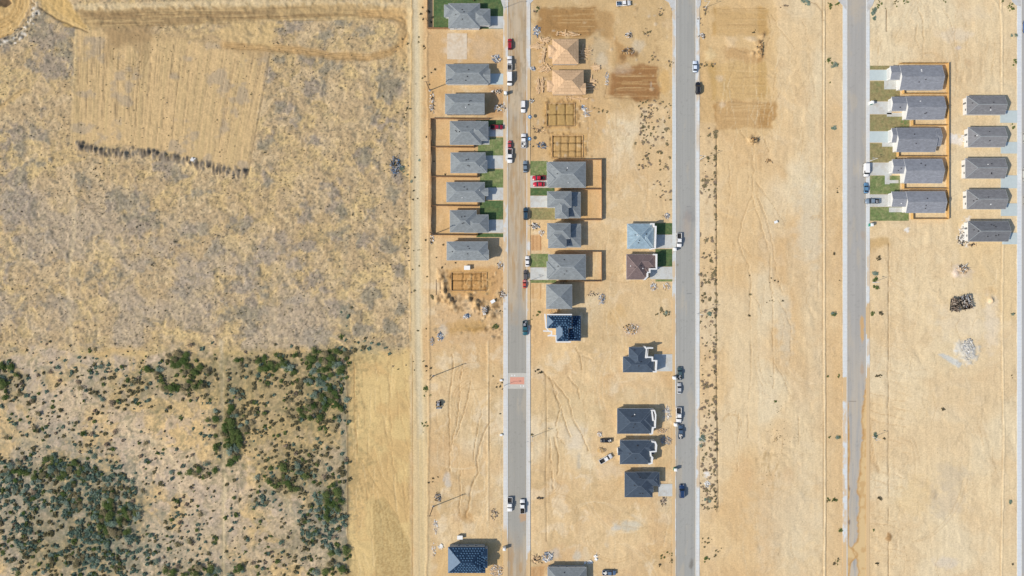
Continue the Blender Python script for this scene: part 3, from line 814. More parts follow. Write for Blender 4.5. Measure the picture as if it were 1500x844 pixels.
# churned earth near the framed houses
for i in range(130):
    x, y = random.uniform(780, 990), random.uniform(2, 235)
    if 806 < x < 862 and 55 < y < 142:
        continue
    g.ell(x, y, random.uniform(.8, 3.5), random.uniform(.8, 3.5), random.choice([alb(150, 120, 84), alb(228, 206, 168), alb(172, 140, 100), alb(206, 196, 178)]), .4, .6, 1.0, random.uniform(-.1, .3), i)
for (x, y, rx, ry, c_, k) in ((878, 72, 12, 22, (196, 180, 148), .5), (883, 88, 10, 12, (214, 204, 182), .4), (912, 102, 12, 8, (206, 184, 154), .5), (935, 66, 8, 8, (208, 196, 172), .5),
                              (668, 68, 15, 18, (226, 206, 178), .8), (707, 70, 18, 16, (214, 186, 150), .6), (975, 75, 10, 14, (228, 196, 142), .4), (975, 118, 10, 20, (216, 176, 114), .7),
                              (920, 73, 4, 3, (80, 60, 40), .8), (926, 79, 5, 5, (150, 110, 72), .8), (914, 84, 5, 5, (150, 114, 74), .8), (932, 80, 3, 4, (120, 90, 60), .7),
                              (655, 705, 5, 10, (206, 200, 188), .7), (649, 485, 6, 10, (214, 206, 188), .6), (920, 769, 18, 7, (206, 204, 188), .65), (903, 774, 6, 3, (200, 200, 192), .6),
                              (845, 642, 14, 18, (226, 212, 188), .6), (850, 600, 30, 34, (226, 204, 160), .5), (890, 688, 20, 12, (228, 208, 176), .5), (848, 676, 3, 9, (186, 178, 160), .6),
                              (1400, 52, 22, 10, (228, 214, 190), .5), (1403, 70, 4, 3, (206, 196, 188), .7), (1420, 92, 7, 6, (200, 168, 128), .5), (1405, 340, 10, 6, (226, 200, 160), .4),
                              (1400, 207, 8, 6, (240, 232, 222), .8), (1413, 470, 40, 30, (234, 220, 192), .4), (1452, 470, 9, 40, (232, 216, 190), .6), (1396, 515, 30, 30, (232, 212, 172), .5),
                              (1450, 425, 8, 5, (222, 188, 138), .5), (1385, 735, 26, 22, (206, 190, 164), .5), (1395, 700, 22, 18, (198, 184, 160), .45), (1368, 725, 6, 6, (178, 166, 148), .5),
                              (1385, 825, 18, 8, (218, 206, 190), .5), (1340, 730, 24, 26, (226, 196, 144), .4), (1055, 114, 5, 5, (222, 204, 180), .6), (1058, 154, 4, 4, (222, 204, 180), .6),
                              (1408, 398, 14, 9, (224, 208, 190), .6), (1085, 690, 14, 18, (216, 176, 128), .45), (1155, 695, 10, 12, (214, 176, 130), .4), (1098, 700, 8, 14, (212, 172, 126), .35),
                              (926, 485, 12, 8, (206, 178, 150), .6), (880, 835, 30, 14, (216, 186, 140), .3), (830, 815, 26, 14, (222, 186, 140), .5), (845, 812, 5, 8, (206, 204, 190), .6),
                              (812, 812, 8, 8, (196, 188, 176), .6), (800, 830, 12, 8, (196, 152, 104), .5), (1185, 330, 18, 60, (218, 208, 184), .4), (1150, 480, 12, 40, (218, 206, 180), .5),
                              (1150, 760, 50, 60, (224, 208, 176), .35), (1420, 240, 4, 50, (236, 214, 176), .3), (905, 460, 14, 12, (216, 180, 124), .5), (955, 520, 30, 18, (222, 182, 130), .35),
                              (935, 555, 40, 16, (224, 186, 136), .4), (1430, 20, 20, 12, (228, 210, 178), .3)):
    g.ell(x, y, rx, ry, alb(*c_), k, .5, .8, 0, int(x + y) % 60, 8)
# --- kerbside verges carry a slightly different soil
for x0, x1, y0, y1, c_ in ((1024, 1049, 180, 760, (220, 190, 146)), (1210, 1234, -20, 870, (222, 186, 134)), (1049, 1110, -20, 870, (226, 194, 144))):
    g.poly(rect(x0, y0, x1, y1), alb(*c_), .35, 2, 2, 0, 33)
for i in range(80):
    x = random.uniform(1026, 1047); y = random.uniform(190, 750)
    g.ell(x, y, random.uniform(1, 3), random.uniform(1, 3), alb(186, 158, 120), .45, .5, .9, random.uniform(0, .1), i)

# --- ditches, berms, washed-out gullies, wheel ruts
DG, LG = alb(150, 120, 82), alb(243, 220, 178)
g.line([(1049, 186), (1049.5, 330), (1049, 560), (1051, 640), (1052, 745)], 1.2, alb(118, 98, 70), .8, -.3, .5, 2)
for yy in range(186, 745, 9):
    if random.random() < .6:
        g.line([(1049.5, yy), (1049.8, yy + random.uniform(3, 9))], 1.8, alb(112, 96, 66), .6, .2, .6, yy)
g.line([(799.5, 548), (800, 640), (799.5, 700), (800, 793)], 1.1, alb(112, 90, 60), .85, -.3, .25, 4)
g.line([(714.5, 500), (714.8, 620), (714.6, 762)], 1.2, LG, .8, .3, .4, 5)
g.line([(716.5, 560), (716.5, 660)], 1.0, DG, .8, -.2, .4, 6)
for (x, dy0) in ((1205, -34), (1209.5, -34)):
    g.line([(x, dy0), (x, 200), (x + .5, 500), (x + 1.5, 700), (x + .5, 880)], 1.1, DG, .55, -.12, .5, 7)
g.line([(1207.2, 16), (1207.2, 200), (1207.8, 500), (1208.6, 700), (1207.8, 880)], 1.6, LG, .85, .35, .5, 8)
g.line([(1184, 2), (1196, 6), (1204, 16), (1206, 30)], 1.3, DG, .6, -.15, .6, 9)
g.line([(1463, -34), (1465.5, 60), (1467, 300), (1466, 480), (1469, 640), (1465, 844), (1464, 880)], 1.0, alb(196, 164, 120), .55, -.1, .5, 10)
g.line([(1466, -34), (1468, 60), (1469.5, 300), (1468.5, 480), (1471, 640), (1467, 844), (1466, 880)], 1.3, LG, .8, .25, .5, 11)
g.line([(1448, -5), (1460, 4), (1466, 20)], 1.5, LG, .7, .2, .6, 12)
g.line([(1302, 356), (1302, 420), (1301, 490), (1301, 700), (1301.5, 880)], 1.1, alb(128, 100, 68), .75, -.25, .7, 13, brk=.35)
g.line([(1299, 14), (1299, 46)], 1.2, alb(120, 90, 60), .8, -.25, .7, 14)
g.line([(1268, 448), (1262, 480), (1262, 500)], 2, alb(204, 160, 100), .8, .1, 1, 15)
gul = [
    ([(796, 546), (811.5, 560), (821.6, 571), (831.7, 585), (840, 615), (854, 641), (862, 660)], 1.3),
    ([(803.5, 552), (811.5, 567), (815.6, 581), (821.6, 597), (827.7, 621), (835.7, 641)], 1.2),
    ([(811, 572), (820, 600), (814, 622), (818, 640), (828, 652)], 1.0),
    ([(843.8, 508), (850, 520), (868, 528)], 1.2), ([(850, 520), (853, 542)], 1.1),
    ([(832, 552), (846, 570), (850, 584)], 1.0), ([(812, 640), (818, 668), (817, 695)], 1.6), ([(804, 640), (808, 680), (810, 720)], .9),
    ([(662.5, 520), (664.5, 540), (658.4, 577), (658.4, 620), (659, 690)], 1.3), ([(676, 540), (672, 600), (660, 660)], .9),
    ([(715, 622), (703, 650), (699, 674), (700.7, 694), (690.7, 714), (688.7, 730), (682.6, 758)], 1.9),
    ([(706, 600), (697, 640), (694, 680)], 1.0), ([(674, 690), (674, 720), (672, 752)], .9), ([(690, 560), (684, 590), (668, 640)], .9),
    ([(1104, 226), (1104, 256), (1102, 288), (1092, 308), (1086, 328), (1082, 354), (1088, 372), (1096, 388), (1100, 410), (1098, 460), (1100, 489), (1100, 560), (1095, 600), (1096, 640)], 1.3),
    ([(1102, 288), (1104, 300), (1112, 320), (1120, 350), (1128, 372), (1128, 412), (1133, 440), (1131, 489), (1133, 530), (1133, 570)], 1.3),
    ([(1108, 268), (1124, 290), (1140, 312), (1150, 330)], .9), ([(1110, 290), (1122, 320), (1130, 350), (1134, 372), (1140, 410), (1146, 428)], 1.1),
    ([(1086, 360), (1104, 380), (1122, 400), (1133, 430), (1150, 456), (1158, 476), (1158, 530)], 1.0),
    ([(1108, 192), (1120, 205), (1126, 222)], 1.1), ([(1084, 192), (1092, 202), (1097, 212)], 1.3), ([(1133, 530), (1142, 545), (1150, 560), (1158, 580)], .9),
    ([(1095, 230), (1097, 260), (1092, 300)], .8), ([(1068, 236), (1070, 280), (1064, 330)], .8), ([(1102, 430), (1112, 446), (1115, 460)], .9),
    ([(1130, 20), (1140, 40), (1155, 58), (1165, 72)], .9), ([(1126, 22), (1130, 44), (1124, 66)], .9), ([(1168, 22), (1180, 40), (1184, 60)], .8),
    ([(1344, 10), (1352, 30), (1353, 60), (1352, 84)], 1.2), ([(1380, 12), (1392, 30), (1396, 50)], .9), ([(1345, 34), (1340, 54), (1346, 70)], .8),
    ([(1082, 600), (1084, 640), (1080, 690)], .8), ([(1066, 606), (1078, 602), (1082, 624), (1080, 650)], .8), ([(1170, 610), (1170, 650)], .9)]
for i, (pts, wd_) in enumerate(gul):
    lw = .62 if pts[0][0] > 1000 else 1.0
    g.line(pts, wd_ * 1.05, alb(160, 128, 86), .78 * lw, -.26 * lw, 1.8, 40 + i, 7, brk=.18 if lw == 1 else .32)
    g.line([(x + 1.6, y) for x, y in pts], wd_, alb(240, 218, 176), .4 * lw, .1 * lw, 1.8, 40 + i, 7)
# ripples washed off the berm on the far right
for y in list(range(362, 480, 5)):
    if random.random() < .7:
        g.line([(1303, y + random.uniform(-2, 2)), (1309, y + 3), (1316 + random.uniform(0, 14), y + 9 + random.uniform(0, 5))], .9, alb(206, 172, 124), .4, -.05, 1.4, y, 6)
for y in list(range(496, 600, 6)) + list(range(640, 840, 9)):
    x = random.uniform(1276, 1306); L = random.uniform(14, 60); y += random.uniform(-3, 3)
    g.line([(x, y), (x + L * .4, y + random.uniform(0, 4)), (x + L, y + random.uniform(2, 12))], 1.0, alb(208, 174, 126), random.uniform(.2, .45), -.05, 2.4, int(y), 7, brk=.35)
for y in (578, 592, 604, 616, 640, 690, 704, 756, 768, 798, 806):
    g.line([(1270, y - 4), (1284, y), (1302, y + 4 + random.uniform(-2, 3)), (1326, y + 10)], 1.0, alb(196, 160, 114), .5, -.08, 2.4, y, 8, brk=.3)
for i in range(5):
    g.line([(1264 + i * 2, 590), (1268 + i * 2, 640), (1273 + i * 2, 672), (1286 + i, 690)], .9, alb(190, 152, 102), .45, -.08, 1.2, i)
for i in range(520):
    zx0, zx1, zy0, zy1 = random.choice([(640, 735, 500, 790), (780, 985, 500, 840), (862, 985, 150, 500), (1055, 1200, 190, 840), (1055, 1200, 60, 190), (1275, 1460, 360, 840), (1290, 1485, 5, 90)])
    x = random.uniform(zx0, zx1); y = random.uniform(zy0, zy1)
    g.line([(x, y), (x + random.uniform(-7, 7), y + random.uniform(10, 22)), (x + random.uniform(-9, 9), y + random.uniform(26, 60))], .9, random.choice([alb(186, 152, 106), alb(240, 220, 180)]), random.uniform(.15, .45), random.uniform(-.07, .04), 1.6, i, 8)
for i in range(46):
    zx0, zx1, zy0, zy1 = random.choice([(640, 735, 500, 790), (780, 985, 500, 840), (862, 985, 150, 500), (790, 985, 520, 830), (1275, 1460, 360, 840), (1290, 1485, 5, 90), (1055, 1200, 190, 840)])
    cx, cy = random.uniform(zx0, zx1), random.uniform(zy0, zy1)
    rr_ = random.uniform(18, 90); a0 = random.uniform(0, 6.28); L_ = random.uniform(.5, 1.4)
    pts = [(cx + rr_ * (math.cos(a) - math.cos(a0)), cy + rr_ * 1.5 * (math.sin(a) - math.sin(a0))) for a in np.linspace(a0, a0 + L_, 9)]
    c_ = random.choice([alb(192, 158, 112), alb(240, 220, 182), alb(200, 168, 122)])
    for off in (0, 6):
        g.line([(min(max(x + off, zx0), zx1), y) for x, y in pts], 1.1, c_, .35, -.05, .8, i, 12)
for (cx, cy, a0, a1, rr) in ((965, 790, .2, 2.6, (20, 24, 28)), (1072, 620, 3.3, 6.6, (12, 14)), (800, 705, 0, 1.6, (18, 22)), (886, 715, .1, 2.8, (14, 17)), (700, 590, 2.5, 4.4, (30, 34, 38)), (820, 750, 4.6, 6.4, (22, 26)), (900, 780, 1, 3, (40, 44)),
                             (690, 555, 3, 5, (16, 20, 24)), (1196, 325, 3.6, 5.8, (7, 10)), (900, 380, .2, 1.9, (20, 23)), (870, 300, 4, 6, (40, 43))):
    for r_ in rr:
        g.line([(cx + r_ * math.cos(a), cy + r_ * math.sin(a)) for a in np.linspace(a0, a1, 12)], 1.1, alb(196, 160, 110), .5, -.07, .8, int(cx + r_) % 50, 12)
g.ell(682, 757, 10, 8, alb(196, 154, 100), .6, .5, .8, -.1, 3)
g.ell(1400, 514, 3, 2, alb(240, 238, 232), .8)
g.poly([(1374, 519), (1381, 518), (1398, 526), (1410, 534), (1404, 539), (1390, 530)], alb(196, 204, 206), .7, 1.5, 1.5, 0, 5)
g.ell(1418, 505, 9, 7, alb(210, 216, 216), .55, .5, .8, .3, 8)
g.ell(1416, 517, 15, 15, alb(206, 206, 200), .75, .5, .9, .7, 6)
g.ell(1399, 401, 5, 5, alb(240, 218, 196), .9, .4, .5, .7, 7)
g.ell(1410, 396, 8, 5, alb(190, 160, 120), .7, .4, .7, .6, 8)
g.ell(1451, 440, 4, 5, alb(238, 208, 166), .9, .4, .4, 1.4, 9)
g.ell(1302, 787, 3.5, 5, alb(168, 126, 78), .8, .4, .9, .3, 11)
for i in range(26):
    g.ell(random.gauss(1128, 9), random.gauss(678, 12), random.uniform(.8, 2), random.uniform(2, 6), alb(196, 168, 124), .6, .5, .6, .05, i)
# white plaster washout on plot edges
for (x, y, rx, ry) in ((1035, 694, 4, 4), (1398, 200, 6, 4), (1416, 340, 7, 16), (1408, 350, 5, 6), (1329, 337, 3, 3)):
    g.ell(x, y, rx, ry, alb(240, 236, 228), .85, .4, 1.1, .05, int(x) % 30, 3)

# keep soil below everything laid flat on it
for (x0, y0, x1, y1) in ((733, -13000, 781, 13000), (983, -13000, 1026, 13000), (1233, -13000, 1275, 13000), (1488, -13000, 1545, 13000)):
    w = g.win(x0, y0, x1, y1)
    mm = np.minimum(ss(x0, x0 + 4, g.X[w]), 1 - ss(x1 - 4, x1, g.X[w]))
    g.h[w] = g.h[w] * (1 - mm) - .12 * mm
FLAT = [(626, -5, 739, 46), (650, 90, 739, 128), (650, 134, 714, 171), (657, 173, 739, 347), (652, 352, 718, 386), (654, 798, 718, 845),
        (776, 234, 860, 325), (776, 326, 853, 440), (796, 440, 853, 505), (800, 830, 864, 870), (916, 325, 986, 413), (910, 505, 986, 548), (901, 596, 968, 732), (964, 705, 988, 729),
        (1272, 94, 1384, 325), (1408, 138, 1492, 358), (806, 56, 862, 142)]
for (x0, y0, x1, y1) in FLAT:
    w = g.win(x0 - 3, y0 - 3, x1 + 3, y1 + 3)
    Xw, Yw = g.X[w], g.Y[w]
    mm = ss(x0 - 3, x0, Xw) * (1 - ss(x1, x1 + 3, Xw)) * ss(y0 - 3, y0, Yw) * (1 - ss(y1, y1 + 3, Yw))
    g.h[w] = g.h[w] * (1 - mm * .9) - .05 * mm
g.h = g.h * fade


def sheet_mesh(name, cv, mat, z=0.0, skirt=0.0):
    ny, nx = cv.X.shape
    k = MPP
    co = np.stack([(cv.X - 750) * k, (422 - cv.Y) * k, cv.h + z], -1).reshape(-1, 3)
    idx = np.arange(ny * nx).reshape(ny, nx)
    # rows run downwards in the photo, so this winding faces up
    f = np.stack([idx[1:, :-1], idx[1:, 1:], idx[:-1, 1:], idx[:-1, :-1]], -1).reshape(-1, 4)
    col = cv.c.reshape(-1, 3)
    if skirt:
        ring = np.concatenate([idx[0, :], idx[1:, -1], idx[-1, -2::-1], idx[-2:0:-1, 0]])
        low = co[ring].copy(); low[:, 2] = z - skirt
        n0 = len(co)
        r2 = np.arange(len(ring)) + n0
        nr = np.roll(np.arange(len(ring)), -1)
        f = np.concatenate([f, np.stack([ring, ring[nr], r2[nr], r2], -1)])
        co = np.concatenate([co, low]); col = np.concatenate([col, col[ring]])
    me = bpy.data.meshes.new(name)
    me.vertices.add(len(co)); me.vertices.foreach_set('co', co.astype(np.float32).ravel())
    me.loops.add(f.size); me.loops.foreach_set('vertex_index', f.astype(np.int32).ravel())
    me.polygons.add(len(f)); me.polygons.foreach_set('loop_start', np.arange(0, f.size, 4, dtype=np.int32))
    me.update(calc_edges=True)
    at = me.attributes.new('soil_colour', 'FLOAT_COLOR', 'POINT')
    cc = np.ones((len(co), 4), np.float32); cc[:, :3] = np.clip(col, 0.005, .9)
    at.data.foreach_set('color', cc.ravel())
    me.materials.append(mat)
    me.polygons.foreach_set('use_smooth', np.full(len(f), skirt == 0))
    me.validate()
    return me


def gh(px, py):
    """soil height at a photo position"""
    j = min(max(np.searchsorted(g.ys, py) - 0, 0), len(g.ys) - 1)
    i = min(max(np.searchsorted(g.xs, px) - 0, 0), len(g.xs) - 1)
    return float(g.h[j, i])


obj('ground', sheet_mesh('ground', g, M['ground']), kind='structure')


# ------------------------------------------------------------------ roads, kerbs, pavements
def strip(name, x0, x1, y0, y1, step, mat, z, skirt, fn):
    cv = Canvas(np.linspace(x0, x1, max(3, int((x1 - x0) / step) + 1)), np.arange(y0, y1 + .1, step))
    fn(cv)
    return obj(name, sheet_mesh(name, cv, mat, z, skirt), kind='structure')


def asphalt_fn(base, dirt=None):
    def fn(cv):
        X, Y = cv.X, cv.Y
        c = np.broadcast_to(alb(*base), X.shape + (3,)).copy()
        xc = (X - cv.xs[0]) / (cv.xs[-1] - cv.xs[0])
        lane = fbm(X, Y, 2.0, 2, 7, sy=240)
        c = c * (1 + (lane - .5) * .17 + (fbm(X, Y, 12, 4, 9, sy=40) - .5) * .08)[..., None]
        wheel = np.exp(-((xc - .22) / .05) ** 2) + np.exp(-((xc - .42) / .05) ** 2) + np.exp(-((xc - .6) / .05) ** 2) + np.exp(-((xc - .8) / .05) ** 2)
        c = c * (1 - wheel * .035)[..., None]
        ed = np.exp(-(xc / .05) ** 2) + np.exp(-((1 - xc) / .05) ** 2)
        cv.c = lerp(c, np.broadcast_to(alb(186, 176, 156), c.shape), np.clip(ed * (.2 + 1.1 * ss(.4, .62, fbm(X, Y, 8, 4, 17, sy=22))), 0, 1) * .7)
        cv.c = lerp(cv.c, np.broadcast_to(alb(198, 184, 160), c.shape), ss(.58, .72, fbm(X, Y, 10, 5, 18, sy=50)) * .35)
        for i_ in range(26):
            yy = random.uniform(cv.ys[0], cv.ys[-1]); xx = random.uniform(cv.xs[0] + 2, cv.xs[-1] - 4)
            cv.line([(xx, yy), (xx + random.uniform(-.6, .6), yy + random.uniform(15, 60))], .9, random.choice([alb(140, 139, 136), alb(188, 182, 170)]), .3, 0, .4, i_)
        sp = ss(.72, .78, fbm(X, Y, 3, 3, 15))
        cv.c = cv.c * (1 - sp * .12)[..., None]
        if dirt:
            dirt(cv)
    return fn


def dirtA(cv):
    X, Y = cv.X, cv.Y
    a = 1 - ss(430, 480, Y + (fbm(X, Y, 16, 3, 21) - .5) * 40)
    b = ss(770, 830, Y + (fbm(X, Y, 14, 3, 22) - .5) * 40 + np.abs(X - 757) * .8)
    mid = np.exp(-((X - 761) / 4.5) ** 2) * ss(330, 420, Y)
    k = a * (.9 - mid * .6) + b * .75
    dc = lerp(np.broadcast_to(alb(202, 183, 154), X.shape + (3,)), np.broadcast_to(alb(188, 162, 126), X.shape + (3,)), ss(.4, .65, fbm(X, Y, 4, 4, 23, sy=30)))
    dc = dc * (1 + (fbm(X, Y, 1.6, 2, 25, sy=60) - .5)[..., None] * .2)
    k = k * (.72 + .28 * ss(.3, .6, fbm(X, Y, 7, 4, 24, sy=26)))
    cv.c = lerp(cv.c, dc, np.clip(k, 0, 1))
    cv.c = lerp(cv.c, np.broadcast_to(alb(186, 148, 100), X.shape + (3,)), np.clip(a * ss(.6, .72, fbm(X, Y, 6, 3, 28, sy=40)) * .6 + b * ss(.58, .7, fbm(X, Y, 6, 3, 29, sy=30)) * .5, 0, 1))
    mott = ss(.62, .7, fbm(X, Y, 5, 4, 31, sy=9)) * a * ss(0, 300, 300 - np.abs(Y - 120))
    cv.c = cv.c * (1 - mott * .16)[..., None]
    for i in range(20):
        y = random.uniform(10, 430); x = random.uniform(746, 768)
        cv.line([(x, y), (x + random.uniform(-1.5, 1.5), y + random.uniform(20, 70))], 1.0, alb(176, 140, 96), .45, 0, .5, i)
    cv.ell(767, 758, 5, 6, alb(206, 160, 110), .6, .4, .9, 0, 3)


def dirtB(cv):
    cv.ell(1010, 316, 8, 12, alb(140, 140, 140), .45, .6, .6, 0, 2)
    cv.ell(1013, 826, 3, 6, alb(116, 110, 100), .6, .5, .9, 0, 4)
    cv.ell(1006, 330, 6, 20, alb(176, 156, 140), .3, .6, .6, 0, 5)
    cv.ell(993, 388, 1.5, 2, alb(140, 128, 100), .7)
    for y in (98, 303, 430):
        cv.line([(1006, y), (1013, y + .4)], .9, alb(120, 120, 120), .6, 0, .1, y)


def dirtC(cv):
    X, Y = cv.X, cv.Y
    # sand drifting in from both kerbs in the lower part
    wl = 3.0 * ss(575, 640, Y) * (1 - .4 * ss(745, 775, Y)) + (fbm(X * 0, Y, 16, 3, 41) - .5) * 4 * ss(560, 600, Y) + 12 * np.exp(-((Y - 812) / 10) ** 2) + 2.5 * ss(800, 812, Y)
    wr = 5 * ss(560, 600, Y) + 7 * ss(600, 720, Y) + (fbm(X * 0, Y, 17, 4, 43) - .5) * 6 * ss(550, 590, Y) + (fbm(X, Y, 4, 3, 42) - .5) * 4 + 9 * np.exp(-((Y - 806) / 12) ** 2)
    kl = (1 - ss(-.8, .8, X - 1241.2 - wl)) * ss(555, 575, Y)
    kr = ss(-1.6, 1.6, X - (1268.6 - wr)) * ss(530, 580, Y)
    k = np.clip(kl + kr, 0, 1)
    rim = np.exp(-((X - (1268.6 - wr) - 1.2) / 1.5) ** 2) + np.exp(-((X - 1241.2 - wl + 1.2) / 1.6) ** 2)
    dc = lerp(np.broadcast_to(alb(222, 192, 142), X.shape + (3,)), np.broadcast_to(alb(196, 154, 100), X.shape + (3,)), np.clip(rim * .85 + ss(.5, .65, fbm(X, Y, 7, 3, 45)) * .5, 0, 1))
    cv.c = lerp(cv.c, np.broadcast_to(alb(204, 190, 168), X.shape + (3,)), (ss(440, 600, Y) * .5 + ss(680, 820, Y) * .35) * ss(.35, .6, fbm(X, Y, 3, 3, 46, sy=40)))
    cv.c = lerp(cv.c, dc, k)
    cv.ell(1264, 345, 3, 6, alb(180, 160, 140), .5, .6, .8, 0, 5)
    cv.ell(1262.5, 482, 2.8, 18, alb(212, 172, 118), .9, .3, .6, 0, 6)
    cv.ell(1262.5, 540, 2.5, 12, alb(188, 160, 132), .6, .4, .6, 0, 7)
    cv.ell(1254, 6, 10, 22, alb(196, 182, 160), .6, .8, .6, 0, 8)
    cv.ell(1244, 716, 1, 4, alb(120, 110, 106), .7); cv.ell(1244, 765, 1.5, 4, alb(120, 110, 106), .7)
    cv.line([(1244, 588), (1254, 588)], .8, alb(120, 110, 100), .6, 0, .1, 3)


EXT = (-420, 1260)
strip('road', 744, 771.2, *EXT, 1.1, M['asphalt'], .02, 0.1, asphalt_fn((168, 165, 156), dirtA))
strip('road', 990.2, 1018.8, *EXT, 1.3, M['asphalt'], .02, 0.1, asphalt_fn((170, 169, 163), dirtB))
strip('road', 1241.2, 1268.6, *EXT, 1.2, M['asphalt'], .02, 0.1, asphalt_fn((177, 174, 168), dirtC))
strip('road', 1496.6, 1524, *EXT, 1.6, M['asphalt'], .02, 0.1, asphalt_fn((178, 178, 176)))


def walk_fn(base, cover):
    def fn(cv):
        X, Y = cv.X, cv.Y
        c = np.broadcast_to(alb(*base), X.shape + (3,)).copy()
        c = c * (1 + (fbm(X, Y, 3, 3, 51) - .5) * .10)[..., None]
        joint = (np.abs((Y / 5.4) % 1 - .5) > .44)
        c = c * (1 - joint * .07)[..., None]
        k = cover(X, Y)
        d = np.broadcast_to(alb(220, 190, 146), c.shape)
        cv.c = lerp(c, d, np.clip(k, 0, 1))
    return fn


def cov(fnk, sc=6, seed=60, lo=.35, hi=.6):
    return lambda X, Y: np.clip(fnk(X, Y), 0, 1.4) * ss(lo, hi, fbm(X, Y, sc, 3, seed, sy=sc * 2.5) + np.clip(fnk(X, Y) - .8, 0, 1))


one = lambda X, Y: np.ones_like(X)
walks = [
    (737.2, 742.6, (222, 222, 218), cov(lambda X, Y: .75 * (1 - ss(440, 470, Y)) + ss(765, 785, Y) + .15)),
    (772.4, 776.8, (220, 220, 216), cov(lambda X, Y: .8 * (1 - ss(470, 500, Y)) * ss(60, 120, Y) + .9 * ss(790, 815, Y) + .2)),
    (984.8, 988.9, (214, 218, 216), cov(lambda X, Y: .6 * (1 - ss(100, 130, Y)) + .75 * ss(330, 400, Y) + 1.3 * ss(430, 470, Y))),
    (1020, 1024.6, (222, 226, 226), cov(lambda X, Y: .5 * (1 - ss(140, 170, Y)) + .6 * ss(585, 600, Y) * (1 - ss(720, 740, Y)) + .15 + .5 * np.exp(-((Y - 200) / 20) ** 2))),
    (1234.4, 1240, (222, 226, 226), cov(lambda X, Y: .1 + 1.3 * ss(548, 556, Y) * (1 - .5 * ss(560, 600, Y)) + .3 * ss(790, 800, Y), 4)),
    (1269.8, 1273.8, (222, 226, 226), cov(lambda X, Y: .15 + .5 * ss(345, 380, Y) + 1.5 * np.exp(-((Y - 470) / 22) ** 4) + 1.5 * ss(536, 548, Y))),
    (1489.8, 1495.4, (222, 227, 230), cov(lambda X, Y: .05 * np.ones_like(X)))]
for (a, b, base, cvr) in walks:
    strip('pavement', a, b, *EXT, .9, M['concrete_sheet'], .12, .25, walk_fn(base, cvr))


def kerb(a, b, y0, y1, base=(226, 228, 226), cvr=None):
    strip('kerb', a, b, y0, y1, 1.2, M['concrete_sheet'], .135, .25, walk_fn(base, cvr or (lambda X, Y: .15 * one(X, Y))))


kerb(742.7, 744, *EXT, cvr=cov(lambda X, Y: .6 * (1 - ss(430, 470, Y)) + ss(780, 800, Y)))
kerb(771.2, 772.3, *EXT, cvr=cov(lambda X, Y: .4 * (1 - ss(470, 500, Y)) + ss(800, 820, Y)))
kerb(989, 990.2, *EXT, cvr=cov(lambda X, Y: .2 + .5 * ss(430, 470, Y)))
kerb(1018.8, 1019.9, *EXT)
kerb(1240.1, 1241.2, *EXT)
kerb(1268.6, 1269.7, *EXT, cvr=cov(lambda X, Y: .1 + 1.5 * np.exp(-((Y - 470) / 22) ** 4) + 1.5 * ss(548, 560, Y)))
kerb(1495.5, 1496.6, *EXT)


def slab(name, x0, y0, x1, y1, z, mat, kind='structure', pts=None):
    """flat laid piece in photo pixels, with thickness"""
    mb = MB()
    p = [P(*q) for q in (pts or [(x0, y1), (x1, y1), (x1, y0), (x0, y0)])]
    n = len(p)
    ar = sum(p[i][0] * p[(i + 1) % n][1] - p[(i + 1) % n][0] * p[i][1] for i in range(n))
    if ar < 0:
        p = p[::-1]
    mb.poly([(x, y, z) for x, y in p])
    for i in range(n):
        a, b = p[i], p[(i + 1) % n]
        mb.poly([(a[0], a[1], z - .3), (b[0], b[1], z - .3), (b[0], b[1], z), (a[0], a[1], z)])
    return obj(name, mb.mesh(name, mat), kind=kind)


# flared concrete at the street mouths along the top edge
for pts in ([(724, -30), (738, -30), (741, 8), (739.5, 16), (736, 8)], [(774, 16), (776, 6), (792, -10), (792, -30), (774, -30)],
            [(984, 16), (980, 4), (970, -2), (970, -30), (990, -30), (989, 14)], [(1021, 14), (1026, 8), (1030, -30), (1020, -30)],
            [(1224, -30), (1241, -30), (1240, 16), (1236, 10), (1228, 2)], [(1270, 18), (1278, 8), (1283, -8), (1283, -30), (1270, -30)],
            [(1478, -30), (1496, -30), (1496, 10), (1488, 8), (1482, 2)]):
    slab('pavement', 0, 0, 0, 0, .128, M['concrete'], pts=pts)
# raised brick crossing
slab('crossing', 744.2, 546.5, 771, 569.5, .05, plain('crossing_concrete', alb(203, 199, 188), .85, .1, 2))
slab('crossing', 747.2, 552.5, 768, 563, .056, plain('salmon_brick', alb(226, 164, 142), .9, .12, 3))
for x, y0 in ((749, 549.2), (753, 549.2), (762, 564.6), (766, 564.6)):
    slab('road_marking', x, y0, x + 1.6, y0 + 2, .058, M['trim'])

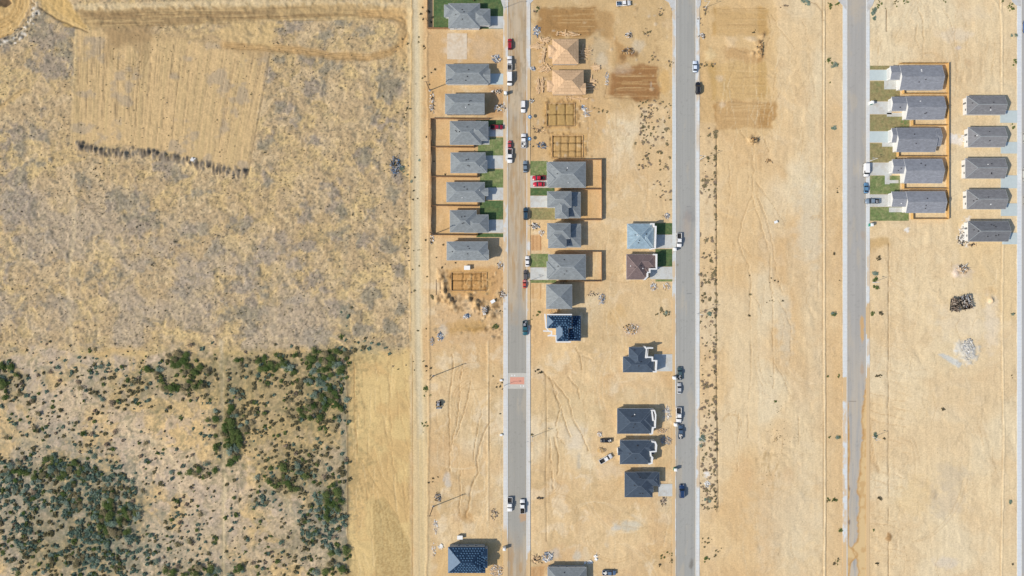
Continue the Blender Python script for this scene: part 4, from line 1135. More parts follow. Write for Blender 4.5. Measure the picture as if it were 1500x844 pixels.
# driveways and front walks
DW = plain('driveway_concrete', alb(206, 208, 204), .85, .07, .8, wear=alb(192, 186, 174))
DWB = plain('pale_blue_concrete', alb(196, 208, 208), .85, .06, .8)
for (x0, y0, x1, y1, mt) in ((716, 24, 737.2, 42, DW), (712, 108, 737.2, 124, DWB), (712, 186, 737.2, 200, DW), (710, 228, 737.2, 247, DW), (712, 275, 737.2, 293, DW), (712, 322, 737.2, 341, DW),
                             (703, 201, 717, 212, DW), (776.8, 257.5, 803, 275, DW), (776.8, 287, 805, 304, DW), (776.8, 392, 803, 410, DW),
                             (957, 344, 984.8, 364, DW), (952, 391, 984.8, 409, DW), (958, 519, 984.8, 544, DW), (964, 709, 986, 727, DW),
                             (1273.8, 102.5, 1306, 118, DWB), (1273.8, 149, 1306, 167.5, DW), (1273.8, 192.5, 1306, 209, DWB), (1273.8, 238.5, 1306, 257, DW), (1273.8, 285, 1306, 303, DW),
                             (1295, 118, 1316, 131, DW), (1296, 257, 1303, 270, DW), (1302, 304, 1324, 311, DW), (1303, 264, 1316, 268.5, DW), (1299, 165.5, 1322, 171, DW),
                             (1292, 209, 1308, 215, DW), (1465, 162, 1489.8, 180, DWB), (1466, 208, 1489.8, 225, DWB), (1466, 257, 1489.8, 276, DWB), (1466, 298, 1489.8, 316.5, DWB), (1468, 341, 1489.8, 358, DWB)):
    slab('driveway', x0, y0, x1, y1, .10, mt)
slab('foundation_slab', 655, 49, 684, 87, .05, plain('new_slab', alb(224, 208, 184), .9, .12, .8, wear=alb(206, 180, 146)))
# lawns (turf sheets with blades added later)
LAWNS = [(635, -10, 738, 42.5, 'd'), (697, 176, 737, 186, 'd'), (700, 201.5, 737, 228, 'm'), (703, 248, 737, 275, 'm'), (703, 294, 737, 321.5, 'd'), (698, 342, 737, 347.5, 'd'),
         (777, 236, 802, 257, 'm'), (777, 275.5, 812, 286.5, 'd'), (777, 305, 815, 322, 'b'), (777, 372, 803, 391.5, 'm'), (777, 410.5, 815, 414.5, 'm'),
         (957, 327, 984.5, 343.5, 'd'), (960, 365, 984.5, 390.5, 'd'), (960, 409.5, 984.5, 412.5, 'm'),
         (1274.5, 96.5, 1306, 102, 'b'), (1274.5, 119, 1318, 148.5, 'b'), (1274.5, 168, 1332, 192, 'b'), (1274.5, 210, 1314, 238, 'b'), (1274.5, 257.5, 1318, 284.5, 'm'), (1274.5, 303.5, 1331, 323.5, 'm'),
         (1319, 176, 1332, 187, 'm')]
LM = {'d': M['lawn_d'], 'm': M['lawn_m'], 'b': M['lawn_b']}
for i, (x0, y0, x1, y1, k) in enumerate(LAWNS):
    mb = MB()
    a, b = P(x0, y1), P(x1, y0)
    nx, ny = max(2, int((b[0] - a[0]) / .45)), max(2, int((b[1] - a[1]) / .45))
    zb = .045 + (.004 if i == 20 else 0)
    base = len(mb.v)
    for j in range(ny + 1):
        for q in range(nx + 1):
            mb.v.append((a[0] + (b[0] - a[0]) * q / nx, a[1] + (b[1] - a[1]) * j / ny, zb + random.uniform(0, .035)))
    for j in range(ny):
        for q in range(nx):
            v0 = j * (nx + 1) + q
            mb.f.append((v0, v0 + 1, v0 + nx + 2, v0 + nx + 1)); mb.m.append(0)
    obj('lawn', mb.mesh('lawn', LM[k], True), kind='stuff')


# ------------------------------------------------------------------ houses
def clip(poly, inside, inter):
    out = []
    for i in range(len(poly)):
        a, b = poly[i - 1], poly[i]
        ia, ib = inside(a), inside(b)
        if ia != ib:
            out.append(inter(a, b))
        if ib:
            out.append(b)
    return out


def clip_rect(poly, u0, v0, u1, v1):
    for ax, val, sg in ((0, u0, 1), (0, u1, -1), (1, v0, 1), (1, v1, -1)):
        if len(poly) < 3:
            return []
        poly = clip(poly, lambda p: sg * (p[ax] - val) >= 0,
                    lambda a, b: tuple(a[k] + (b[k] - a[k]) * (val - a[ax]) / (b[ax] - a[ax]) for k in (0, 1)))
    return poly


def block_faces(x0, y0, x1, y1, z, pitch, axis, e0, e1):
    """sloping faces of a hip or gable roof block; e0/e1 = 'h' or 'g' at the low/high end of the ridge"""
    if axis == 'y':
        F = block_faces(y0, x0, y1, x1, z, pitch, 'x', e0, e1)
        return [[(p[1], p[0], p[2]) for p in f][::-1] for f in F[0]], [tuple((p[1], p[0], p[2]) for p in e) for e in F[1]], [[(p[1], p[0], p[2]) for p in f][::-1] for f in F[2]]
    hw = (y1 - y0) / 2; ym = (y0 + y1) / 2; zr = z + hw * pitch
    a = x0 + (hw if e0 == 'h' else 0); b = x1 - (hw if e1 == 'h' else 0)
    if a > b - .3:
        m_ = (a + b) / 2; a, b = m_ - .15, m_ + .15
    A, B = (a, ym, zr), (b, ym, zr)
    c = [(x0, y0, z), (x1, y0, z), (x1, y1, z), (x0, y1, z)]
    F = [[c[0], c[1], B, A], [c[2], c[3], A, B]]
    E = [(A, B)]
    G = []
    if e0 == 'h':
        F.append([c[3], c[0], A]); E += [(c[0], A), (c[3], A)]
    else:
        G.append([c[3], c[0], A])
    if e1 == 'h':
        F.append([c[1], c[2], B]); E += [(c[1], B), (c[2], B)]
    else:
        G.append([c[1], c[2], B])
    return F, E, G


def norm_of(f):
    a, b, c = Vector(f[0]), Vector(f[1]), Vector(f[2])
    return (b - a).cross(c - a).normalized()


_win = {}


def window_on(root, w, h, x, y, z, rz, wallm=None):
    """framed window with its pane; outward normal = local -Y turned by rz"""
    k = ('w', round(w, 1), round(h, 1))
    if k not in _win:
        fr = MB(); t = .09
        fr.box(-w / 2, -.06, 0, w / 2, .02, t); fr.box(-w / 2, -.06, h - t, w / 2, .02, h)
        fr.box(-w / 2, -.06, t, -w / 2 + t, .02, h - t); fr.box(w / 2 - t, -.06, t, w / 2, .02, h - t)
        fr.box(-.03, -.05, t, .03, .02, h - t)
        pa = MB(); pa.box(-w / 2 + t, -.03, t, -.03, .0, h - t); pa.box(.03, -.03, t, w / 2 - t, .0, h - t)
        _win[k] = (fr.mesh('window', M['trim']), pa.mesh('pane', M['glass']))
    f = obj('window', _win[k][0], root, (x, y, z), rz)
    obj('pane', _win[k][1], f)


def garage_on(root, w, x, y, z, rz):
    k = ('g', round(w, 1))
    if k not in _win:
        d = MB()
        for i in range(4):
            d.box(-w / 2, -.05, i * .54, w / 2, .02, i * .54 + .52)
        fr = MB()
        fr.box(-w / 2 - .14, -.07, 0, -w / 2 - .005, .02, 2.3); fr.box(w / 2 + .005, -.07, 0, w / 2 + .14, .02, 2.3); fr.box(-w / 2 - .14, -.07, 2.305, w / 2 + .14, .02, 2.42)
        _win[k] = (d.mesh('garage_door', M['garage']), fr.mesh('door_frame', M['trim']))
    g_ = obj('garage_door', _win[k][0], root, (x, y, z), rz)
    obj('door_frame', _win[k][1], g_)


def door_on(root, x, y, z, rz):
    if 'd' not in _win:
        d = MB(); d.box(-.46, -.05, 0, .46, .02, 2.05)
        h = MB(); h.cyl((.36, -.05, 1), (.36, -.12, 1), .04, n=6)
        _win['d'] = (d.mesh('front_door', M['door']), h.mesh('handle', M['steel']))
    o = obj('front_door', _win['d'][0], root, (x, y, z), rz)
    obj('handle', _win['d'][1], o)


def house(label, blocks, front, roofm, capm, wallm='wall_white', cat='house', group=None, parapet=(), vents=4, stacks=False, ply=False, name='house', trimm='trim', pitch=.40, studs=False, vslot=None):
    """blocks: (x0,y0,x1,y1, axis, e0, e1, dz[, pitch]) eave outline in photo pixels (e0 = low-x or low-y end).
    front: 'E' or 'W', the side with the garage"""
    EZ = 2.95
    bx = []
    for b in blocks:
        z = EZ + b[7]
        a, c = P(b[0], b[3], z), P(b[2], b[1], z)
        bx.append((a[0], a[1], c[0], c[1], z, b[4], b[5], b[6], b[8] if len(b) > 8 else pitch))
    cx = (min(b[0] for b in bx) + max(b[2] for b in bx)) / 2
    cy = (min(b[1] for b in bx) + max(b[3] for b in bx)) / 2
    root = thing(name, label, cat, (cx, cy, 0), 0, group)
    roof = MB(); caps = MB(); fas = MB(); gables = []; felts = []
    faces_all = []
    for i, (x0, y0, x1, y1, z, ax, e0, e1, pt) in enumerate(bx):
        x0 -= cx; x1 -= cx; y0 -= cy; y1 -= cy
        F, E, G = block_faces(x0, y0, x1, y1, z, pt, ax, e0, e1)
        for f in F:
            if norm_of(f).z < 0:
                f.reverse()
            roof.poly(f); faces_all.append(f)
        roof.poly([(x0 + .02, y0 + .02, z - .02), (x0 + .02, y1 - .02, z - .02), (x1 - .02, y1 - .02, z - .02), (x1 - .02, y0 + .02, z - .02)])
        for (p, q) in E:
            p, q = Vector(p), Vector(q)
            d = (q - p); L = d.length
            if L < .4:
                continue
            d.normalize(); s_ = d.cross(Vector((0, 0, 1))).normalized(); u = s_.cross(d)
            if ply or stacks:
                continue
            w_ = .15; h_ = .045
            b0 = len(caps.v)
            for t in (p, q):
                for (aa, bb) in ((-w_, -.07), (0, h_), (w_, -.07)):
                    caps.v.append(tuple(t + s_ * aa + u * bb))
            for (q0, q1) in ((0, 1), (1, 2), (2, 0)):
                caps.f.append((b0 + q0, b0 + q1, b0 + 3 + q1, b0 + 3 + q0)); caps.m.append(0)
        t = .035; zt = z - .01; zb = z - .2
        if stacks and e0 == 'h' and i < 2:
            fm = [f for f in F if norm_of(f).x < -.2 and abs(norm_of(f).y) < .1]
            for f in fm:
                fs = MB(); fs.poly([tuple(Vector(p) + norm_of(f) * .03) for p in f]); felts.append(fs)
        fas.box(x0 - t, y0 - t, zb, x1 + t, y0, zt); fas.box(x0 - t, y1, zb, x1 + t, y1 + t, zt)
        fas.box(x0 - t, y0, zb, x0, y1, zt); fas.box(x1, y0, zb, x1 + t, y1, zt)
        for f in G:
            n = norm_of(f)
            if (Vector(f[0]) - Vector(((x0 + x1) / 2, (y0 + y1) / 2, z))).dot(n) < 0:
                f = f[::-1]; n = -n
            gb_ = MB(); gb_.poly([tuple(Vector(p) + n * .01) for p in f]); gables.append(gb_)
            # sloping rake boards
            lo = sorted(f, key=lambda p: p[2]); apex = lo[2]
            for c_ in lo[:2]:
                A_, B_ = Vector(c_), Vector(apex)
                fas.poly([tuple(A_ + n * .04), tuple(B_ + n * .04), tuple(B_ + n * .04 - Vector((0, 0, .2))), tuple(A_ + n * .04 - Vector((0, 0, .2)))])
                fas.poly([tuple(A_ + n * .04), tuple(A_), tuple(B_), tuple(B_ + n * .04)])
        # walls
        ins = .42 + .035 * i
        xa, ya, xb, yb = x0 + ins, y0 + ins, x1 - ins, y1 - ins
        if e0 == 'g':
            if ax == 'x': xa = x0 + .12 + .03 * i
            else: ya = y0 + .12
        if e1 == 'g':
            if ax == 'x': xb = x1 - .12 - .03 * i
            else: yb = y1 - .12
        bx[i] = bx[i] + (xa, ya, xb, yb)
        if not studs:
            wl = MB(); wl.box(xa, ya, -.1, xb, yb, z - .03)
            part('wall', wl, M[wallm], root)
        else:
            for xx in np.arange(xa, xb, .81):
                for yy in (ya, yb - .09):
                    s = MB(); s.box(xx, yy, 0, xx + .045, yy + .09, z - .2); part('stud', s, M['lumber'], root)
            for yy in np.arange(ya, yb, .81):
                for xx in (xa, xb - .09):
                    s = MB(); s.box(xx, yy, 0, xx + .09, yy + .045, z - .2); part('stud', s, M['lumber'], root)
            pl = MB()
            for zz in (-.05, z - .19):
                pl.box(xa, ya, zz, xb, ya + .1, zz + .12); pl.box(xa, yb - .1, zz, xb, yb, zz + .12); pl.box(xa, ya + .1, zz, xa + .1, yb - .1, zz + .12); pl.box(xb - .1, ya + .1, zz, xb, yb - .1, zz + .12)
            part('wall_plate', pl, M['lumber'], root)
            sl_ = MB(); sl_.box(xa, ya, -.1, xb, yb, .02 - .01 * i); part('floor_slab', sl_, M['concrete'], root)
    ro = part('roof', roof, M['osb_dark'] if ply else M[roofm], root)
    if caps.f:
        part('ridge_cap', caps, M[capm], ro)
    for fs in felts:
        part('felt_sheet', fs, M['felt'], ro)
    part('fascia', fas, M['lumber'] if ply else M[trimm], ro)
    for gb_ in gables:
        part('gable', gb_, M[wallm], ro)
    # roof vents, plywood sheets, stacked tiles
    rnd = random.Random(hash(label) % 1000 if False else sum(map(ord, label)))
    big = sorted(faces_all, key=lambda f: -((Vector(f[1]) - Vector(f[0])).length * (Vector(f[2]) - Vector(f[1])).length))
    if not ply:
        for k in range(vents):
            f = big[k % 2 if rnd.random() < .8 else min(2, len(big) - 1)]
            a, b, c, d = Vector(f[0]), Vector(f[1]), Vector(f[2]), Vector(f[-1])
            lo = a.lerp(b, rnd.uniform(.3, .7)); hi = d.lerp(c, rnd.uniform(.35, .65)); p = lo.lerp(hi, rnd.uniform(.35, .85))
            v = MB()
            if k % 2:
                v.box(-.2, -.2, -.12, .2, .2, .16)
            else:
                v.cyl((0, 0, -.1), (0, 0, .38), .09, n=8); v.box(-.2, -.2, -.06, .2, .2, .05)
            part('roof_vent', v, M['vent'] if rnd.random() < .8 else M['trim'], ro, loc=tuple(p))
    if ply or stacks:
        st_ = MB()
        for f in faces_all:
            a = Vector(f[0]); n = norm_of(f)
            low = min(range(len(f)), key=lambda i: f[i][2] + f[(i + 1) % len(f)][2])
            e = (Vector(f[(low + 1) % len(f)]) - Vector(f[low])).normalized(); v_ = n.cross(e)
            o_ = Vector(f[low])
            if stacks and n.x < -.2 and abs(n.y) < .1 and min(p[0] for p in f) < min(q[0] for ff in faces_all for q in ff) + 4:
                continue
            uv = [((Vector(p) - o_).dot(e), (Vector(p) - o_).dot(v_)) for p in f]
            umax = max(p[0] for p in uv); umin = min(p[0] for p in uv); vmax = max(p[1] for p in uv)
            if ply:
                r_ = 0; vv = 0.0
                while vv < vmax:
                    uu = umin - (1.22 if r_ % 2 else 0)
                    while uu < umax:
                        q = clip_rect(uv, uu + .02, vv + .03, uu + 2.41, vv + 1.19)
                        if len(q) >= 3:
                            hh = .03 + rnd.uniform(0, .012)
                            top = [o_ + e * p[0] + v_ * p[1] + n * hh for p in q]
                            s = MB(); s.poly([tuple(t) for t in top])
                            for i in range(len(q)):
                                j = (i + 1) % len(q)
                                s.poly([tuple(top[i] - n * .025), tuple(top[j] - n * .025), tuple(top[j]), tuple(top[i])][::-1])
                            part('plywood_sheet', s, M['plywood'], ro)
                        uu += 2.44
                    vv += 1.22; r_ += 1
            else:
                vv = .6; r_ = 0
                while vv < vmax - .3:
                    uu = umin + .6 + (.45 if r_ % 2 else 0)
                    while uu < umax:
                        q = clip_rect(uv, uu - .3, vv - .25, uu + .3, vv + .25)
                        if len(q) == 4 and rnd.random() < .9:
                            c_ = o_ + e * (uu + rnd.uniform(-.06, .06)) + v_ * vv + n * .07
                            mt = Matrix(((e.x, v_.x, n.x, c_.x), (e.y, v_.y, n.y, c_.y), (e.z, v_.z, n.z, c_.z), (0, 0, 0, 1)))
                            st_.box(-.3, -.2, -.05, .3, .2, .14, 0, mt)
                        uu += 1.12
                    vv += .9; r_ += 1
        if st_.f:
            part('stacked_tiles', st_, M['tile_stack'], ro, kind='stuff')
    for pts in parapet:
        pz = 5.9 if stacks else 4.3
        pb = MB(); w_ = [Vector(P(x, y, pz)) - Vector((cx, cy)) for x, y in pts]
        for i in range(len(w_) - 1):
            a, b = w_[i], w_[i + 1]; L = (b - a).length
            m_ = Matrix.Translation((a.x, a.y, 0)) @ Matrix.Rotation(math.atan2(b.y - a.y, b.x - a.x), 4, 'Z')
            pb.box(-.24 + .003 * i, -.25 + .002 * i, -.1 if not stacks else 5.4 - .003 * i, L + .24, .25 + .002 * i, pz + .004 * i, 0, m_)
        part('parapet', pb, M['trim'], root)
    # openings
    if not studs:
        E_ = front == 'E'
        fb = max(bx, key=lambda b: b[2] if E_ else -b[0])
        mb_ = max(bx, key=lambda b: (b[2] - b[0]) * (b[3] - b[1]))
        xa, ya, xb, yb = fb[9:13]
        fx = xb if E_ else xa
        rz = R(90) if E_ else R(-90)
        gw = min(4.8, (yb - ya) - 1.0)
        gy = ya + gw / 2 + .5 if (yb - ya) > 6 else (ya + yb) / 2
        garage_on(root, gw, fx, gy, .02, rz)
        if (yb - ya) > 7:
            door_on(root, fx, yb - 1.2, .05, rz)
        ma, mya, mb2, myb = mb_[9:13]
        W_ = mb2 - ma
        for t in (.2, .45, .7):
            window_on(root, 1.5, 1.2, ma + W_ * t, mya, 1.0, 0)
            window_on(root, 1.2, 1.2, ma + W_ * (t + .06), myb, 1.0, R(180))
        bxx = ma if E_ else mb2
        window_on(root, 1.0, .9, bxx, mya + (myb - mya) * .28, 1.2, R(-90) if E_ else R(90))
        window_on(root, .9, 2.0, bxx, mya + (myb - mya) * .68, .08, R(-90) if E_ else R(90))
    return root


H, G_ = 'h', 'g'
GR = dict(roofm='grey_roof', capm='cap_grey')
LEFTG = None
house('grey roofed house inside the fully green yard at the top of the first street',
      [(657, 5, 703, 41.5, 'x', H, H, 0), (650.5, 7, 672, 25, 'x', H, H, -.02), (690, 13, 718, 37.5, 'x', H, H, -.03)], 'E', wallm='wall_white', **GR)
house('grey hipped house with pale blue driveway beside the house lot with a bare slab',
      [(653, 94, 716, 123.5, 'x', H, H, 0), (700, 101, 718, 121, 'x', H, G_, -.05)], 'E', wallm='wall_white', **GR)
house('plain grey hipped house without driveway, rubble at its front, above the fenced yards',
      [(652, 137.5, 709.5, 167, 'x', H, G_, .9)], 'E', wallm='wall_grey', **GR)
house('grey house in the topmost brown fenced yard with a red pickup on its driveway',
      [(659, 177.5, 705, 212, 'x', H, H, 0), (683, 177.8, 715, 206, 'x', H, H, -.03)], 'E', wallm='wall_white', **GR)
house('grey hipped house second from the top in the brown fenced yards',
      [(660, 223.5, 711, 253.5, 'x', H, H, 0), (697, 235, 713.5, 253, 'x', H, H, -.04)], 'E', wallm='wall_white', **GR)
house('grey house with a small front gable, third from the top in the brown fenced yards',
      [(654, 267, 710, 296, 'x', H, H, 0), (697, 276, 715, 287, 'x', H, G_, .0)], 'E', wallm='wall_white', **GR)
house('grey house in the bottommost brown fenced yard beside a pale light pole',
      [(659, 308, 698, 340.5, 'x', H, H, 0), (680, 314.5, 715.5, 341, 'x', H, H, -.04)], 'E', wallm='wall_white', **GR)
house('grey hipped house on bare dirt just above the gridded foundation trenches',
      [(654.3, 354, 714.5, 381.5, 'x', H, H, 1.3), (702, 366, 716, 381, 'x', H, G_, 1.24)], 'E', wallm='wall_tan', **GR)
house('dark blue roofed house dotted with stacked tiles at the bottom, left of the first street',
      [(656.4, 801.5, 711, 839.5, 'x', H, H, 1.4, .45), (696, 804, 714, 820, 'x', H, G_, 1.37), (696, 822, 714, 832, 'x', H, G_, 1.34)], 'E', 'blue_roof', 'cap_grey', trimm='felt', wallm='wall_grey', stacks=True, vents=0)
house('half built house under plywood roofing, upper one of the wooden pair',
      [(809, 57.5, 847.5, 94, 'x', H, H, 0, .5), (803, 66, 825, 84, 'x', H, H, -.04)], 'W', 'plywood', 'cap_grey', ply=True, studs=True, name='framed_house')
house('half built plywood roofed house with a low front wing, lower of the wooden pair',
      [(809, 103, 855, 138.5, 'x', H, H, 0, .5), (801, 118, 824, 134, 'x', H, H, -.3, .3), (840, 122, 858, 138.3, 'x', H, G_, -.05)], 'W', 'plywood', 'cap_grey', ply=True, studs=True, name='framed_house')
house('grey house with two red vehicles parked on its driveway',
      [(803.5, 237.2, 858, 275, 'x', H, H, 0), (801.5, 250, 823, 273.5, 'x', H, H, -.03), (801, 237.6, 815, 251, 'x', H, H, -.2)], 'W', wallm='wall_white', **GR)
house('grey two level house with an empty white driveway and scalloped roof',
      [(801.5, 280.5, 837, 304, 'x', H, H, 2.9), (813, 292, 832.5, 320, 'y', H, H, 2.86), (816, 281.5, 850.5, 319.5, 'x', H, H, 0, .28)], 'W', wallm='wall_white', **GR)
house('grey two level house behind reddish driveway formwork and a scrap heap',
      [(801.5, 327, 835.5, 350, 'x', H, H, 2.9), (803, 336, 829.5, 363.5, 'y', H, H, 2.86), (814, 328, 851, 362.5, 'x', H, H, 0, .28)], 'W', wallm='wall_white', **GR)
house('grey house with a small lone backyard fence and a white sedan by its lawn',
      [(803, 372.8, 858, 409.7, 'x', H, H, 0), (800.8, 383, 824, 408, 'x', H, H, -.03)], 'W', wallm='wall_white', **GR)
house('square grey pyramid roofed house between the lone fenced yard and the dark blue roof',
      [(800, 416.8, 838, 452.5, 'x', H, H, 2.3, .45)], 'W', wallm='wall_tan', vents=0, **GR)
house('dark blue tile stacked house with white boards round its front, below the pyramid roof',
      [(801, 461.5, 838, 481, 'x', H, H, 2.9), (814.5, 472, 833, 500, 'y', H, H, 2.86), (818, 462.5, 851, 499.5, 'x', H, H, 0, .28)], 'W', 'blue_roof', 'cap_pale', wallm='wall_white', stacks=True, vents=0, parapet=[[(798.2,460.7),(800,480),(803,484)],[(796.5,485),(808,485.5),(808,490),(803,492),(814.5,492),(815,501),(835.5,501)],[(802,461),(837,461)]])
house('grey roofed house cut by the bottom edge, right of the first street',
      [(802, 831, 859, 868, 'x', H, H, 0)], 'W', wallm='wall_grey', **GR)
house('pale blue-grey roofed house with a white edged front next to the brown roofed one',
      [(918.7, 327.8, 955, 364.5, 'x', H, H, 0), (935, 334, 957.5, 363, 'x', H, H, -.04)], 'E', 'pale_roof', 'cap_pale', wallm='wall_white', vents=6, parapet=[[(954,328),(958,328),(958,332),(961,332),(960,363.5),(955,364.5)]])
house('brown roofed house with a stepped white edged front',
      [(917.5, 372.5, 947, 409.6, 'x', H, H, 0), (925, 373, 960, 394, 'x', H, H, -.03), (930, 388, 950.5, 399, 'x', H, H, -.06)], 'E', 'brown_roof', 'cap_brown', wallm='wall_white', vents=4, parapet=[[(958,373),(962,373),(961.8,394),(952,394),(952,399),(948.7,399),(948.7,405),(945,409)]])
house('charcoal roofed house with deep white steps in its front, just below a debris pile',
      [(912.5, 522.5, 958, 545.5, 'x', H, H, 0), (921, 508.5, 946, 540, 'y', H, H, -.04), (930, 524, 953, 536, 'x', H, H, -.1)], 'E', 'dark_roof', 'cap_dark', wallm='wall_white', vents=3, parapet=[[(956,510),(948.7,510),(948,523.5),(956,523.5),(956,528.6),(962,528.6),(961,544.7),(958,544.7)], [(945,508.5),(948,512),(946.5,524)]])
house('charcoal roofed house, topmost of three close together by the second street',
      [(904, 598.6, 955, 635.5, 'x', H, H, 0), (908, 600, 958, 628, 'x', H, H, -.06)], 'E', 'dark_roof', 'cap_dark', wallm='wall_white', vents=6, parapet=[[(955,601.7),(958.8,601.7),(960.6,608),(959.8,626),(956.8,626.7),(955.5,635.3),(953,636)], [(955.5,604),(957,616)]])
house('charcoal roofed house with a small rear gable, middle one',
      [(908, 645, 953, 680, 'x', H, H, 0), (905, 656, 925, 667, 'x', G_, H, -.1), (912, 645.5, 959, 665, 'x', H, H, -.05)], 'E', 'dark_roof', 'cap_dark', wallm='wall_white', vents=4, parapet=[[(956,647.4),(960,648),(961.8,652.5),(961,661.5),(953,662),(953.5,668),(956,670.6),(955,678.6),(951,679.7)]])
house('charcoal roofed house with little front gables and a grey driveway',
      [(915, 692, 956, 728.5, 'x', H, H, 0), (930, 691.6, 966, 712, 'x', H, H, -.04), (945, 698, 962, 706, 'x', H, G_, .25), (942, 713, 957, 721, 'x', H, G_, .25)], 'E', 'dark_roof', 'cap_dark', wallm='wall_grey', vents=4, trimm='wall_grey')
ER = dict(roofm='east_roof', capm='east_roof', pitch=.36)
house('slate gabled house at the top of the row behind golden fences',
      [(1318, 96, 1380, 131.7, 'x', G_, G_, 0), (1304, 96.5, 1319.5, 117, 'x', G_, G_, -.03)], 'W', wallm='wall_white', **ER)
house('slate gabled house second from the top in the row behind golden fences',
      [(1327, 141.5, 1382.7, 175, 'x', G_, G_, 0), (1306, 141.9, 1328, 162.5, 'x', G_, G_, -.03)], 'W', wallm='wall_white', **ER)
house('slate gabled house with a notched rear corner, middle of the golden fenced row',
      [(1313, 187.4, 1370, 222.7, 'x', G_, G_, 0), (1306, 187.8, 1316, 209, 'x', G_, G_, -.03), (1360, 187.9, 1378, 214, 'x', H, G_, -.05)], 'W', wallm='wall_white', **ER)
house('slate gabled house beside the parked white van, fourth in the golden fenced row',
      [(1324, 233, 1380, 268.6, 'x', G_, G_, 0), (1307, 233.4, 1326, 254.5, 'x', G_, G_, -.03)], 'W', wallm='wall_white', **ER)
house('slate gabled house at the bottom of the golden fenced row, pickup on its driveway',
      [(1327, 280.5, 1384, 312, 'x', G_, G_, 0), (1306, 280.9, 1330.5, 303, 'x', G_, G_, -.03)], 'W', wallm='wall_white', **ER)
FR = dict(roofm='far_roof', capm='cap_grey')
house('warm grey hipped house at the top of the column near the right edge',
      [(1416, 140.6, 1472, 168, 'x', H, G_, 0), (1460, 146, 1474, 163, 'x', H, H, .0)], 'E', wallm='wall_white', **FR)
house('warm grey hipped house second from the top near the right edge, white spill behind it',
      [(1418, 186.4, 1472, 215.5, 'x', H, G_, 0)], 'E', wallm='wall_white', **FR)
house('warm grey hipped house, middle of the column near the right edge',
      [(1414, 232, 1472, 261.6, 'x', H, G_, 0)], 'E', wallm='wall_white', **FR)
house('warm grey hipped house fourth down near the right edge',
      [(1416, 278, 1473, 306.6, 'x', H, G_, 0), (1461, 283, 1475, 300, 'x', H, H, .0)], 'E', wallm='wall_white', **FR)
house('darker grey house with scraps on its roof, bottom of the right edge column',
      [(1418, 324, 1477, 354, 'x', H, G_, 0)], 'E', 'slate_dark', 'cap_grey', wallm='wall_white', vents=8)


# ------------------------------------------------------------------ fences
_fm = {}


def fence(label, pts, mat, h=1.83, name='fence', group=None):
    """run through photo points (on the ground); a post and a picket panel every ~2.4 m"""
    w = [P(*p) for p in pts]
    root = thing(name, label, 'fence', (w[0][0], w[0][1], 0), 0, group)
    key = (mat, h)
    for i in range(len(w) - 1):
        a, b = Vector(w[i]), Vector(w[i + 1])
        L = (b - a).length; n = max(1, round(L / 2.4)); d = (b - a) / L; sp = L / n
        kk = key + (round(sp, 1),)
        if kk not in _fm:
            p = MB(); s_ = round(sp, 1)
            k = max(4, int(s_ / .3))
            for q in range(k):
                x = .06 + (s_ - .12) * q / k
                p.box(x, -.012 + (.012 if q % 2 else 0), .04, x + (s_ - .12) / k - .012, .012 + (.012 if q % 2 else 0), h)
            p.box(.04, .026, .3, s_ - .04, .07, .4); p.box(.04, .026, h - .35, s_ - .04, .07, h - .25)
            po = MB(); po.box(-.05, -.05, 0, .05, .05, h + .05)
            _fm[kk] = (p.mesh('fence_panel', M[mat]), po.mesh('post', M[mat]))
        ang = math.atan2(d.y, d.x)
        for q in range(n):
            p_ = a + d * (sp * q) - Vector(w[0])
            obj('fence_panel', _fm[kk][0], root, (p_.x, p_.y, 0), ang)
            obj('post', _fm[kk][1], root, (p_.x, p_.y, 0), ang)
        p_ = b - Vector(w[0])
        obj('post', _fm[kk][1], root, (p_.x, p_.y, 0), ang)
    return root


BR, GO = 'fence_brown', 'fence_gold'
fence('brown fence round the green backyard at the top left street corner', [(626.5, -20), (626.8, 42.8), (703, 43.5)], BR)
fence('short dark fence piece at the top edge above the green yard', [(680, -6), (694, -6), (694, 2)], BR)
fence('long brown rear fence down the gravel track side of the four yards', [(631.3, 174.5), (631.6, 345)], BR)
fence('brown side fence above the yard with the red pickup', [(631.6, 174.8), (716, 175.3)], BR)
fence('brown side fence between first and second fenced yards', [(632, 216.3), (694, 216.8), (694, 212)], BR)
fence('brown side fence between second and third fenced yards', [(632, 259.6), (699, 260.2), (699, 254)], BR)
fence('brown side fence between third and fourth fenced yards', [(632, 302), (699.5, 302.6), (699.5, 297)], BR)
fence('brown side fence along the bottom of the four left yards', [(632, 344.6), (700, 345.2), (700, 341)], BR)
fence('brown fence wrapping the two right hand backyards behind the red vehicles house', [(812, 234.6), (880.5, 234.6), (880.8, 322.6), (826, 322.8)], BR)
fence('brown dividing fence between the two right hand backyards', [(818, 277.5), (880, 278)], BR)
fence('brown fence wrapping the single small backyard', [(812, 369.2), (880.5, 369.2), (880.6, 412.3), (814, 412.6)], BR)
fence('golden rear fence down the whole row of slate roofed houses', [(1386, 93.6), (1386.2, 321.6)], GO)
fence('golden top side fence of the slate roofed row', [(1316, 94), (1385.4, 94)], GO)
for y, x0, ly in ((138.4, 1321, 'first and second'), (184.6, 1334, 'second and third'), (230, 1313, 'third and fourth'), (277, 1321, 'fourth and fifth')):
    fence('golden side fence between the %s slate roofed houses' % ly, [(x0, y - 7), (x0, y), (1385.4, y)], GO)
fence('golden bottom side fence of the slate roofed row', [(1334, 312), (1334, 321.4), (1385.4, 321.4)], GO)


# ------------------------------------------------------------------ vehicles
def ring(x, hw, zb, zt, tuck=.88):
    zm = zb + (zt - zb) * .55
    return [(x, -hw * .93, zb), (x, -hw, zm), (x, -hw * .97, zt - .06), (x, -hw * tuck, zt), (x, hw * tuck, zt), (x, hw * .97, zt - .06), (x, hw, zm), (x, hw * .93, zb)]


